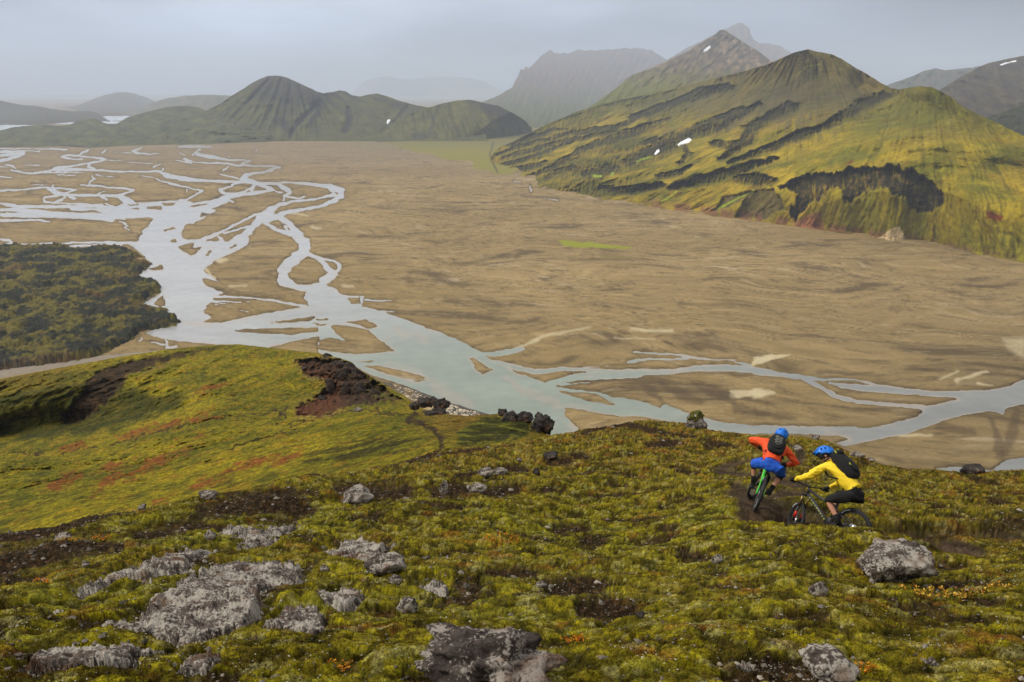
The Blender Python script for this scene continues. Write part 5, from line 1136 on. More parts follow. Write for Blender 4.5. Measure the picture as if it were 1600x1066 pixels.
boulder(1524, 740, 34, 10, 'dark low rock on the right-hand skyline before the water', 39, m_rockdark, sub=3)
boulder(845, 918, 18, 8, 'thin pale stone above the dark soil hollow', 40, sub=3)
boulder(1001, 966, 14, 10, 'dark stone right of the lower soil hollow', 41, m_rockdark, sub=3)
# standing crest boulder with a moss cap
P_ = near_at(1088, 672); s_ = (P_ - cam.location).length / F
rb = lump('boulder', P_ + Vector((0, 0.2, 7 * s_)), 20 * s_, 15 * s_, 20 * s_, 42, m_rock, rough=0.3, facets=10, sub=5, top=0.42, cat='boulder', label='upright pale boulder with a green moss cap standing on the crest')
lump('moss_cap', rb.location + Vector((-1 * s_, -0.5 * s_, 12 * s_)), 12.5 * s_, 12 * s_, 8 * s_, 43, m_mosscap, rough=0.4, facets=3, col=lin(84, 84, 34), parent=rb)
# crags of dark lava rock at the end of the middle spur
def crag(px, py, Yd, wpx, hpx, label, seed, group, mat=m_rockdark, **kw):
    x_, y_, z_ = at_y(px, py, Yd); s = Yd / F * 1.04
    return lump('crag', Vector((x_, y_, z_)) , wpx * s / 2, wpx * s / 2 * 0.85, hpx * s / 2, seed, mat, cat='crag', label=label, group=group, rough=0.36, sub=4, **kw)
G1 = 'dark crags at the end of the middle spur'
crag(850, 665, 45, 32, 38, 'tallest dark crag at the right end of the middle spur', 51, G1, facets=5, fr=2.4)
crag(818, 652, 46, 30, 20, 'dark broken crag just left of the tallest crag', 52, G1, fr=2.4)
crag(798, 655, 46, 30, 24, 'dark crag with rusty moss in the middle of the spur', 53, G1, fr=2.4)
crag(785, 644, 47, 16, 12, 'small dark crag leftmost of the spur crags', 54, G1, fr=2.4)
crag(836, 672, 44, 18, 26, 'leaning dark rock at the foot of the tallest crag', 55, G1, fr=2.4)
crag(872-30, 650, 47, 14, 12, 'small knob on top between the spur crags', 56, G1, fr=2.4)
G2 = 'rocks on the knoll above the shingle bank'
crag(668, 628, 68, 34, 16, 'broad dark rock on the knoll above the shingle', 57, G2, fr=2.4)
crag(690, 632, 66, 24, 22, 'blocky dark rock right on the knoll', 58, G2, fr=2.4)
crag(648, 634, 68, 20, 12, 'low dark rock left on the knoll', 59, G2, fr=2.4)
crag(682, 646, 62, 36, 16, 'rust-streaked rock below the knoll rocks', 60, G2, fr=2.4)
crag(559, 640, 70, 16, 6, 'flat pale rock on the slope under the crater', 61, G2, m_rock)
G3 = 'rocks along the crater rim'
for k_, (a, b, yd, w_, h_, lb) in enumerate([(511, 557, 146, 20, 12, 'dark rim rock topmost where the crater meets the skyline'), (498, 556, 148, 14, 6, 'low rim rock left of the topmost one'), (530, 566, 138, 20, 12, 'second rim rock from the top of the crater'), (545, 573, 134, 18, 14, 'rounded rim rock at the bend of the skyline'), (556, 581, 130, 14, 18, 'steep rim rock overlooking the river'), (535, 582, 126, 20, 20, 'brown outcrop inside the upper crater wall'),
      (516, 600, 118, 14, 20, 'brown rib halfway down the crater wall'), (540, 606, 116, 16, 24, 'tall brown rib in the middle of the crater wall'), (562, 606, 114, 18, 22, 'dark rib at the right of the crater wall'), (585, 612, 112, 18, 14, 'low outcrop at the lower right of the crater wall'), (505, 622, 108, 16, 14, 'reddish lump at the lower left of the crater'), (476, 572, 128, 12, 6, 'small clod on the left lip of the crater')]):
    crag(a, b + 3, yd + 1, w_, h_ * 1.2, lb, 70 + k_, G3, m_rockfar, fr=2.2)

# --- yellow autumn plants
def plant(px, py, n, spread, label, cols_, seed, size=0.028, flat=0.6, cat='plant', group=None):
    P0 = seen(px, py) or near_at(px, py); r = np.random.default_rng(seed)
    root = bpy.data.objects.new('dwarf_willow', None); C.objects.link(root); root.location = P0
    tag(root, label, cat, group)
    ang = r.random(n) * 6.283; rad = spread * np.sqrt(r.random(n)); B = np.stack([np.cos(ang) * rad, np.sin(ang) * rad * flat, np.zeros(n)], -1)
    for q in range(n): B[q, 2] = ground_z(P0.x + B[q, 0], P0.y + B[q, 1]) - P0.z
    hh = size * (1.5 + 2.5 * r.random(n)); L = []; St = []
    for q in range(n):
        t0 = B[q]; t1 = B[q] + np.array([r.normal() * .015, r.normal() * .015, hh[q]]); St += [t0 - [.0012, 0, 0], t0 + [.0012, 0, 0], t1]
        for _ in range(4):
            a = r.random() * 6.28; d = np.array([math.cos(a), math.sin(a), 0.7]); d /= np.linalg.norm(d); sx = np.array([-math.sin(a), math.cos(a), 0.0])
            o_ = t0 + (t1 - t0) * (0.5 + 0.5 * r.random()); ln = size * (0.7 + 0.6 * r.random())
            L += [o_, o_ + d * ln * .5 + sx * ln * .3, o_ + d * ln, o_ + d * ln * .5 - sx * ln * .3]
    L = np.array(L); cc = np.repeat(np.array(cols_)[r.integers(0, len(cols_), len(L) // 4)] * (0.8 + 0.4 * r.random((len(L) // 4, 1))), 4, 0)
    o = mesh_np('leaves', L, np.arange(len(L)).reshape(-1, 4), m_blade, cc, smooth=False); o.parent = root; o['kind'] = 'stuff'
    o = mesh_np('stems', np.array(St), np.arange(len(St)).reshape(-1, 3), m_blade, np.tile(lin(80, 56, 36), (len(St), 1)), smooth=False); o.parent = root; o['kind'] = 'stuff'
YL = [lin(196, 156, 62), lin(210, 178, 92), lin(160, 110, 50), lin(120, 110, 46)]
plant(1465, 932, 70, 0.42, 'yellow-leaved dwarf willow below the large angular boulder', YL, 1, 0.030, 0.35)
plant(1540, 928, 40, 0.30, 'sparse yellow dwarf willow at the far right below the boulder', YL, 2, 0.028, 0.4)
OR = [lin(196, 128, 46), lin(214, 158, 60), lin(160, 92, 40)]
plant(785, 845, 110, 0.36, 'orange low shrub in the moss near the centre', OR, 3, 0.022, 0.8)
plant(735, 815, 30, 0.14, 'small bright yellow herb above the orange low shrub', YL, 4, 0.024)
plant(110, 846, 60, 0.22, 'orange-yellow patch of plants on dark soil at the left', YL, 5, 0.02, 0.4)
plant(158, 844, 40, 0.15, 'second orange-yellow plant patch right of the first on the left soil', OR, 6, 0.02, 0.5)
plant(70, 912, 30, 0.10, 'small orange plant in the moss at the far left', OR, 7, 0.02)
plant(900, 1006, 30, 0.10, 'orange sprig above the bottom right of the pitted boulder', OR, 8, 0.018)
plant(1350, 1052, 26, 0.07, 'orange sprig behind the long lichen rock at the bottom', OR, 9, 0.016)
plant(530, 1046, 20, 0.08, 'rusty sprig left of the pitted bottom boulder', OR, 10, 0.014)
# ================================================================== BICYCLES AND RIDERS
class MB:
    def __init__(s): s.bm = bmesh.new()
    def tube(s, pts, r, n=8, cap=True, close=False):
        pts = [Vector(p) for p in pts]; k = len(pts); rr = r if hasattr(r, '__len__') else [r] * k
        rings = []; up = None
        for i, p in enumerate(pts):
            a = pts[(i - 1) % k] if (i > 0 or close) else p; b = pts[(i + 1) % k] if (i < k - 1 or close) else p
            t = (b - a).normalized()
            if up is None: up = t.orthogonal().normalized()
            up = (up - t * up.dot(t)).normalized(); sd_ = t.cross(up)
            rings.append([s.bm.verts.new(p + (up * math.cos(2 * math.pi * q / n) + sd_ * math.sin(2 * math.pi * q / n)) * rr[i]) for q in range(n)])
        for i in range(k - 1 + close):
            A_, B_ = rings[i], rings[(i + 1) % k]
            for q in range(n): s.bm.faces.new((A_[q], A_[(q + 1) % n], B_[(q + 1) % n], B_[q]))
        if cap and not close: s.bm.faces.new(rings[0][::-1]); s.bm.faces.new(rings[-1])
        return s
    def cyl(s, a, b, r, n=12): return s.tube([a, b], r, n)
    def box(s, c, d, M=None, bev=0.0):
        ret = bmesh.ops.create_cube(s.bm, size=1.0); vs = ret['verts']
        bmesh.ops.scale(s.bm, vec=d, verts=vs)
        if bev:
            es = list({e_ for v_ in vs for e_ in v_.link_edges}); rb_ = bmesh.ops.bevel(s.bm, geom=es, offset=bev, segments=2, affect='EDGES', profile=0.5); vs = [v_ for v_ in rb_['verts']] + [v_ for v_ in vs if v_.is_valid]; vs = list(set(vs))
        if M is not None: bmesh.ops.transform(s.bm, matrix=M.to_4x4(), verts=vs)
        bmesh.ops.translate(s.bm, vec=c, verts=vs); return s
    def ell(s, c, d, M=None, seg=16, rings=10):
        ret = bmesh.ops.create_uvsphere(s.bm, u_segments=seg, v_segments=rings, radius=1.0); vs = ret['verts']
        bmesh.ops.scale(s.bm, vec=d, verts=vs)
        if M is not None: bmesh.ops.transform(s.bm, matrix=M.to_4x4(), verts=vs)
        bmesh.ops.translate(s.bm, vec=c, verts=vs); return s
    def build(s, name, mat, parent, f=None, smooth=True):
        if f is not None:
            for v_ in s.bm.verts: v_.co = f(v_.co)
        bmesh.ops.recalc_face_normals(s.bm, faces=s.bm.faces)
        me = bpy.data.meshes.new(name); s.bm.to_mesh(me); s.bm.free(); me.materials.append(mat)
        for p in me.polygons: p.use_smooth = smooth
        o = bpy.data.objects.new(name, me); C.objects.link(o); o.parent = parent; return o
def rim_ring(mb, c, R_, r, n=56, m=8, knob=0.0, flat=1.0):
    rings = []
    for i in range(n):
        a = 2 * math.pi * i / n; ring = []
        for q in range(m):
            b = 2 * math.pi * q / m
            k = r + (knob if ((i % 2) ^ (q % 2)) and math.cos(b) > -0.2 else 0)
            rad = R_ + k * math.cos(b) * flat; ring.append(mb.bm.verts.new(Vector(c) + Vector((rad * math.cos(a), k * math.sin(b), rad * math.sin(a)))))
        rings.append(ring)
    for i in range(n):
        for q in range(m): mb.bm.faces.new((rings[i][q], rings[i][(q + 1) % m], rings[(i + 1) % n][(q + 1) % m], rings[(i + 1) % n][q]))
    return mb
m_rubber = plain_mat('tyre_rubber', (0.018, 0.018, 0.018), 0.75, var=0.3, vs=40, bump=0.4, bdist=0.002)
m_blackmetal = plain_mat('black_alloy', (0.02, 0.02, 0.022), 0.35, 0.3)
m_steel = plain_mat('steel', (0.45, 0.45, 0.46), 0.3, 0.9)
m_white = plain_mat('white_print', (0.65, 0.65, 0.65), 0.6)
m_lime = plain_mat('lime_print', lin(196, 214, 50, 1), 0.45)
m_gold = plain_mat('gold_stanchion', lin(150, 130, 86, 1), 0.25, 0.8)
m_red = plain_mat('red_decal', lin(200, 34, 30, 1), 0.45)
m_orange_p = plain_mat('orange_decal', lin(226, 120, 40, 1), 0.45)
AX = Vector((-.407, 0, .914)).normalized(); AC = Vector((.91, 0, .92))
def steerer(th):
    M = Matrix.Rotation(th, 3, AX)
    return lambda v_: M @ (v_ - AC) + AC
def bike(name, label, fr_mat, accent, th, fork_mat, tag_fork, crank_ang, group='bicycles ridden down the trail'):
    root = bpy.data.objects.new(name, None); C.objects.link(root); tag(root, label, 'bicycle', group)
    st = steerer(th)
    RH, FH, BB = Vector((0, 0, .355)), Vector((1.19, 0, .355)), Vector((.43, 0, .345))
    def wheel(nm, H, f, rotor_side=1):
        wl = MB().cyl(H - Vector((0, .055, 0)), H + Vector((0, .055, 0)), .018, 12).build(nm, m_blackmetal, root, f)
        rim_ring(MB(), H, .327, .030, 72, 10, .006).build('tyre', m_rubber, wl, f)
        rim_ring(MB(), H, .289, .013, 48, 6).build('rim', m_blackmetal, wl, f)
        s_ = MB()
        for i in range(28):
            a = 2 * math.pi * i / 28; sd_ = 1 if i % 2 else -1
            s_.tube([H + Vector((math.cos(a + .35 * sd_) * .02, sd_ * .03, math.sin(a + .35 * sd_) * .02)), H + Vector((math.cos(a) * .285, 0, math.sin(a) * .285))], .0011, 3, False)
        o = s_.build('spokes', m_steel, wl, f); o['kind'] = 'stuff'
        MB().cyl(H + Vector((0, rotor_side * .030, 0)), H + Vector((0, rotor_side * .033, 0)), .085, 24).build('brake_rotor', m_steel, wl, f)
        for side in (-1, 1):           # moulded white lettering on both sidewalls
            for c0, nn_ in ((0.9, 7), (3.4, 7)):
                L = MB()
                for i in range(nn_):
                    a = c0 + i * 0.085; d = Vector((math.cos(a), 0, math.sin(a))); t_ = Vector((-math.sin(a), 0, math.cos(a)))
                    for q in ((-.009, 0), (.009, 0)) if i % 2 else ((-.008, .4), (.006, -.4)):
                        p = H + d * .324 + t_ * q[0] + Vector((0, side * .0315, 0)); L.tube([p - d * .011 - t_ * q[1] * .01, p + d * .011 + t_ * q[1] * .01], .0028, 4)
                L.build('sidewall_lettering', m_white, wl, f, smooth=False)
        return wl
    rw = wheel('rear_wheel', RH, None); fw = wheel('front_wheel', FH, st)
    MB().cyl(RH - Vector((0, .030, 0)), RH - Vector((0, .060, 0)), .055, 20).build('cassette', m_steel, rw)
    HT0, HT1 = Vector((.93, 0, .87)), Vector((.885, 0, .975)); ST = Vector((.32, 0, .70))
    f_ = MB(); f_.tube([BB + Vector((.02, 0, .02)), Vector((.60, 0, .50)), HT0 - Vector((.02, 0, 0))], [.030, .034, .034], 10); f_.tube([ST, Vector((.55, 0, .78)), Vector((.80, 0, .90)), HT1 - Vector((.01, 0, .02))], [.019, .022, .026, .024], 10)
    f_.tube([BB, ST + Vector((-.01, 0, .06))], .019, 10); f_.cyl(HT0, HT1, .027, 12); f_.cyl(BB - Vector((0, .045, 0)), BB + Vector((0, .045, 0)), .032, 12)
    f_.box((.47, 0, .42), (.08, .05, .14), Matrix.Rotation(-.3, 3, 'Y'), .012)
    frm = f_.build('frame', fr_mat, root)
    g_ = MB()
    for sy in (-1, 1):
        g_.tube([BB + Vector((-.02, sy * .03, .05)), Vector((.22, sy * .055, .39)), RH + Vector((0, sy * .07, 0))], [.016, .013, .012], 8)
        g_.tube([ST + Vector((.02, sy * .03, -.08)), Vector((.20, sy * .05, .56)), RH + Vector((0, sy * .07, 0))], [.013, .012, .011], 8)
    g_.build('swingarm', fr_mat, root)
    MB().tube([ST + Vector((.04, 0, -.03)), Vector((.50, 0, .72))], [.022, .022], 10).build('rear_shock', m_blackmetal, root)
    d_ = MB()
    for i in range(9):
        p = Vector((.56 + .037 * i, 0, .455 + .044 * i)); d_.box(p + Vector((0, .0, 0)), (.024, .072, .010 if i % 2 else .016), Matrix.Rotation(-.87, 3, 'Y'))
    if accent: d_.build('frame_lettering', accent, frm)
    else: d_.bm.free()
    MB().tube([ST, ST + Vector((-.03, 0, .13))], .0155, 10).build('seatpost', m_blackmetal, root)
    s_ = MB(); s_.ell((.20, 0, .855), (.10, .068, .022)); s_.ell((.33, 0, .86), (.10, .022, .018)); s_.build('saddle', m_blackmetal, root)
    fk = MB()
    for sy in (-1, 1):
        a = FH + Vector((-.03, sy * .065, .0)); b = FH + Vector((-.15, sy * .065, .27)); fk.tube([a, b], [.022, .024], 10); fk.cyl(FH + Vector((0, sy * .05, 0)), FH + Vector((0, sy * .08, 0)), .02)
    fk.tube([FH + Vector((-.15, -.065, .27)), FH + Vector((-.12, 0, .41)), FH + Vector((-.15, .065, .27))], .016, 8)
    fork = fk.build('fork', fork_mat, root, st)
    s_ = MB()
    for sy in (-1, 1): s_.tube([FH + Vector((-.15, sy * .065, .27)), Vector((.952, sy * .065, .835))], .0165, 10)
    s_.build('stanchion', m_gold, fork, st)
    MB().box((.955, 0, .85), (.06, .18, .035), Matrix.Rotation(-.42, 3, 'Y'), .01).build('fork_crown', m_blackmetal, fork, st)
    if tag_fork:
        s_ = MB()
        s_.bm.free()
        for sy in (-1, 1):
            s_ = MB(); s_.tube([FH + Vector((-.058, sy * .066, .06)), FH + Vector((-.105, sy * .066, .165))], [.0252, .0258], 8); s_.build('fork_decal', tag_fork, fork, st)
    hb = MB(); hb.tube([(.935, y_, z_) for y_, z_ in ((-.385, 1.045), (-.22, 1.045), (-.10, 1.02), (0, 1.015), (.10, 1.02), (.22, 1.045), (.385, 1.045))], .0125, 10)
    hbo = hb.build('handlebar', m_blackmetal, root, st)
    MB().box((.915, 0, 1.012), (.065, .05, .045), None, .012).build('stem', m_blackmetal, hbo, st)
    for sy in (-1, 1):
        MB().tube([(.935, sy * .26, 1.045), (.935, sy * .385, 1.045)], .0175, 10).build('grip', m_rubber, hbo, st)
        MB().tube([(.945, sy * .235, 1.04), (.975, sy * .24, 1.03), (.985, sy * .32, 1.03)], .006, 6).build('brake_lever', m_blackmetal, hbo, st)
    MB().tube([(.95, .235, 1.04), (1.03, .12, 1.06), (1.02, 0, .98), (.98, -.02, .88)], .003, 5).build('brake_cable', m_blackmetal, hbo, st)
    cr = MB(); ca, sa = math.cos(crank_ang), math.sin(crank_ang)
    cr.cyl(BB + Vector((0, -.052, 0)), BB + Vector((0, -.058, 0)), .075, 24); cr.cyl(BB + Vector((0, -.078, 0)), BB + Vector((0, .078, 0)), .012)
    PR, PL = BB + Vector((.17 * ca, -.08, .17 * sa)), BB + Vector((-.17 * ca, .08, -.17 * sa))
    cr.tube([BB + Vector((0, -.08, 0)), PR], [.016, .012]); cr.tube([BB + Vector((0, .08, 0)), PL], [.016, .012])
    cro = cr.build('crankset', m_blackmetal, root)
    for P_, sy in ((PR, -1), (PL, 1)): MB().box(P_ + Vector((0, sy * .065, 0)), (.10, .10, .018), None, .004).build('pedal', m_blackmetal, cro)
    MB().tube([BB + Vector((0, -.055, .072)), RH + Vector((0, -.048, .05)), RH + Vector((-.03, -.048, .0)), RH + Vector((.0, -.048, -.05)), RH + Vector((.03, -.05, -.13)), BB + Vector((0, -.055, -.072)), BB + Vector((.075, -.055, 0))], .005, 5, close=True).build('chain', m_steel, root)
    MB().tube([RH + Vector((0, -.07, -.02)), RH + Vector((.02, -.065, -.08)), RH + Vector((.04, -.055, -.14))], .012, 6).build('derailleur', m_blackmetal, root)
    return root, st, PL, PR
# ---- skinned surfaces
def skin(name, V, E, Rr, mat, parent, sub=2, root_v=0, kind_label=None, wr=0.0, seed=0):
    me = bpy.data.meshes.new('t'); me.from_pydata([tuple(v_) for v_ in V], E, []); o = bpy.data.objects.new('t', me); C.objects.link(o)
    md_ = o.modifiers.new('skin', 'SKIN'); md_.branch_smoothing = 0.3
    sv_ = me.skin_vertices[0].data
    for i, r_ in enumerate(Rr): sv_[i].radius = r_ if hasattr(r_, '__len__') else (r_, r_); sv_[i].use_root = (i == root_v)
    s_ = o.modifiers.new('sub', 'SUBSURF'); s_.levels = sub; s_.render_levels = sub
    dg = bpy.context.evaluated_depsgraph_get(); dg.update()
    m2 = bpy.data.meshes.new_from_object(o.evaluated_get(dg)); m2.name = name
    bpy.data.objects.remove(o); bpy.data.meshes.remove(me)
    m2.materials.clear(); m2.materials.append(mat)
    if wr:
        for v_ in m2.vertices:
            p = v_.co; v_.co = p + v_.normal * wr * 1.5 * (mn.noise(Vector((p.x * 9 + seed, p.y * 9, p.z * 16))) + 0.5 * mn.noise(Vector((p.x * 24, p.y * 24 + seed, p.z * 30))))
    for p in m2.polygons: p.use_smooth = True
    q = bpy.data.objects.new(name, m2); C.objects.link(q); q.parent = parent; return q
def lerp(a, b, t): return Vector(a) * (1 - t) + Vector(b) * t
m_skin = plain_mat('skin', lin(196, 140, 112, 1), 0.55, var=0.08, vs=12)
m_black = plain_mat('black_cloth', (0.008, 0.008, 0.009), 0.9, var=0.3, vs=18, bump=0.5, bdist=0.006, bs=30)
m_darkgrey = plain_mat('dark_grey_cloth', (0.05, 0.053, 0.06), 0.8, var=0.2)
m_helmet = plain_mat('blue_helmet_shell', lin(20, 112, 214, 1), 0.3, var=0.05)
m_liner = plain_mat('helmet_liner', (0.015, 0.015, 0.017), 0.8)
m_yel = plain_mat('yellow_jacket_cloth', lin(240, 206, 40, 1), 0.7, var=0.07, vs=9, bump=0.5, bdist=0.01, bs=14)
m_org = plain_mat('orange_jacket_cloth', lin(226, 78, 28, 1), 0.7, var=0.08, vs=9, bump=0.5, bdist=0.01, bs=14)
m_blue = plain_mat('blue_shorts_cloth', lin(24, 84, 190, 1), 0.75, var=0.1, vs=9, bump=0.5, bdist=0.01, bs=14)
m_pads = plain_mat('knee_pad_cloth', (0.02, 0.02, 0.022), 0.8)
m_lens = plain_mat('red_lens', lin(190, 50, 40, 1), 0.15)
m_cord = plain_mat('grey_cord', lin(150, 150, 140, 1), 0.7)
def helmet(parent, c, M):
    """M: columns are forward, left, up of the head"""
    a, b, h = .158, .122, .135
    bm = bmesh.new(); bmesh.ops.create_uvsphere(bm, u_segments=40, v_segments=22, radius=1.0)
    dele = []
    for f in bm.faces:
        p = f.calc_center_median()
        low = -0.22 + (0.28 if p.x > 0.5 else 0) - (0.25 if p.x < -0.3 else 0)
        if p.z < low: dele.append(f); continue
        # long vents in rows running front to back
        row = abs(p.y) * 5.2; fr_ = row - math.floor(row)
        u_ = (p.x * 2.3 + (0.5 if int(row) % 2 else 0)) % 1.0
        if 0.30 < fr_ < 0.78 and 0.25 < u_ < 0.80 and p.z > 0.22: dele.append(f)
    bmesh.ops.delete(bm, geom=dele, context='FACES')
    for v_ in bm.verts:
        ribk = 1 + 0.04 * math.cos(v_.co.y * 16); v_.co = Vector((v_.co.x * a * (1.06 if v_.co.x < 0 else 1), v_.co.y * b, v_.co.z * h * (1.0 if v_.co.z > 0 else 0.75))) * ribk
    bmesh.ops.solidify(bm, geom=bm.faces[:], thickness=-0.014)
    m_ = MB(); m_.bm.free(); m_.bm = bm
    f = lambda v_: M @ v_ + c
    h_ = m_.build('helmet', m_helmet, parent, f)
    MB().ell((0, 0, 0), (a * .90, b * .88, h * .86)).build('helmet_liner', m_liner, h_, f)
    MB().box((.165, 0, .045), (.075, .15, .007), Matrix.Rotation(.22, 3, 'Y'), .003).build('visor', m_helmet, h_, f)
    for sy in (-1, 1): MB().tube([(-.03, sy * .098, -.02), (.01, sy * .085, -.10), (.05, sy * .03, -.145)], .005, 5).build('strap', m_liner, h_, f)
    return h_
def glove(parent, g, bd, arm, mat, hand_side):
    """fist closed on a grip: g grip centre, bd grip direction, arm from hand to elbow"""
    bd = bd.normalized(); a = arm.normalized(); back = (a - bd * a.dot(bd)).normalized(); up = bd.cross(back)
    if up.z < 0: up = -up
    M = MB(); M.ell(g + back * .030 + up * .018, (.045, .030, .022), Matrix((bd, back, up)).transposed())
    for i in range(4):
        o_ = g + bd * (-.033 + .022 * i); rr = (.030, .032, .031, .028)[i]
        pts = [o_ + (back * math.cos(t_) + up * math.sin(t_)) * rr for t_ in (0.3, 0.9, 1.6, 2.3, 3.0, 3.7, 4.3)]
        M.tube(pts, [.0115, .0115, .011, .0105, .010, .0095, .008], 7)
    th_ = g + bd * (.045 * hand_side)
    M.tube([g + back * .030 + bd * .02 * hand_side, th_ + back * .022 - up * .014, th_ - back * .006 - up * .028, th_ - back * .026 - up * .02], [.014, .012, .011, .009], 7)
    M.tube([g + back * .035 + up * .015, g + a * .085 + up * .01], [.026, .031], 9)
    return M.build('glove', mat, parent)
def shoe(parent, ball, fwd, mat, sole):
    f = fwd.normalized(); lf = Vector((0, 0, 1)).cross(f).normalized(); up = f.cross(lf)
    V = [ball - f * .17 + up * .055, ball - f * .10 + up * .06, ball + up * .045, ball + f * .07 + up * .035, ball - f * .13 + up * .11]
    s_ = skin('shoe', V, [(0, 1), (1, 2), (2, 3), (1, 4)], [(.036, .036), (.042, .042), (.045, .036), (.036, .026), (.044, .044)], mat, parent, 2, 1)
    Mx = Matrix((f, lf, up)).transposed(); MB().box(ball - f * .045 + up * .014, (.27, .088, .022), Mx, .008).build('sole', sole, s_)
    return s_
def backpack(name, label, c, M, w_, h_, d_, mat, parent_mat, kind):
    """M columns: out of the back, left, up along the spine"""
    root = bpy.data.objects.new(name, None); C.objects.link(root); tag(root, label, 'backpack', 'backpacks worn by the riders'); root.matrix_world = parent_mat
    def f(v_): return M @ v_ + c
    b = MB(); ret = bmesh.ops.create_cube(b.bm, size=1.0); bmesh.ops.subdivide_edges(b.bm, edges=b.bm.edges[:], cuts=7, use_grid_fill=True)
    for v_ in b.bm.verts:
        p = v_.co * 2; q = Vector([math.copysign(abs(t_) ** 0.9, t_) for t_ in p]); k = (abs(p.x) ** 4 + abs(p.y) ** 4 + abs(p.z) ** 4) ** .25; q = p / max(k, 1e-6) * max(abs(p.x), abs(p.y), abs(p.z))
        tz = 1 - 0.18 * max(0, q.z) - 0.10 * max(0, -q.z); q = Vector((q.x * d_ / 2 * (1 + 0.25 * (0.3 - abs(q.z))) * tz, q.y * w_ / 2 * tz, q.z * h_ / 2))
        q += q.normalized() * 0.010 * mn.noise(q * 14); v_.co = q
    b.build('bag', mat, root, f)
    MB().ell((d_ * .46, 0, -h_ * .12), (.035, w_ * .36, h_ * .26)).build('pocket', mat, root, f)
    MB().ell((d_ * .30, 0, h_ * .36), (.06, w_ * .33, .055)).build('lid_pocket', mat, root, f)
    for sy in (-1, 1):
        MB().tube([(-d_ * .45, sy * .09, h_ * .42), (-d_ * .45 - .06, sy * .135, h_ * .42), (-d_ * .45 - .17, sy * .18, h_ * .24), (-d_ * .45 - .20, sy * .195, 0), (-d_ * .45 - .10, sy * .20, -h_ * .22), (-d_ * .40, sy * .16, -h_ * .36)], .018, 6).build('shoulder_strap', mat, root, f)
    MB().tube([(-d_ * .4, -w_ * .45, -h_ * .42), (-d_ * .4 - .13, -.165, -h_ * .46), (-d_ * .4 - .24, 0, -h_ * .5), (-d_ * .4 - .13, .165, -h_ * .46), (-d_ * .4, w_ * .45, -h_ * .42)], .014, 6).build('waist_strap', mat, root, f)
    if kind == 'cord':
        P = [(-.06, .16), (.06, .10), (-.05, .04), (.06, -.02), (-.05, -.07), (.0, -.12), (.05, -.07), (-.06, -.02), (.05, .04), (-.06, .10), (.05, .16), (0, .18)]
        MB().tube([(d_ * .5 + .045 - abs(z_) * .15, y_ * 1.3, z_ * .9) for y_, z_ in P], .0055, 5).build('bungee_cord', m_cord, root, f)
    else:
        MB().tube([(d_ * .52, w_ * .20, -h_ * .22), (d_ * .56, w_ * .28, -h_ * .10), (d_ * .5, w_ * .30, -h_ * .16)], .009, 6).build('lime_loop', m_lime, root, f)
        MB().tube([(d_ * .40, -w_ * .1, h_ * .40), (d_ * .44, w_ * .12, h_ * .36)], .006, 6).build('zip_pull', m_lime, root, f)
        MB().tube([(d_ * .30, w_ * .30, h_ * .44), (d_ * .35, w_ * .36, h_ * .34)], .007, 6).build('zip_pull', m_lime, root, f)
        MB().box((d_ * .56, w_ * .02, h_ * .05), (.006, .05, .014)).build('buckle', m_darkgrey, root, f)
    return root
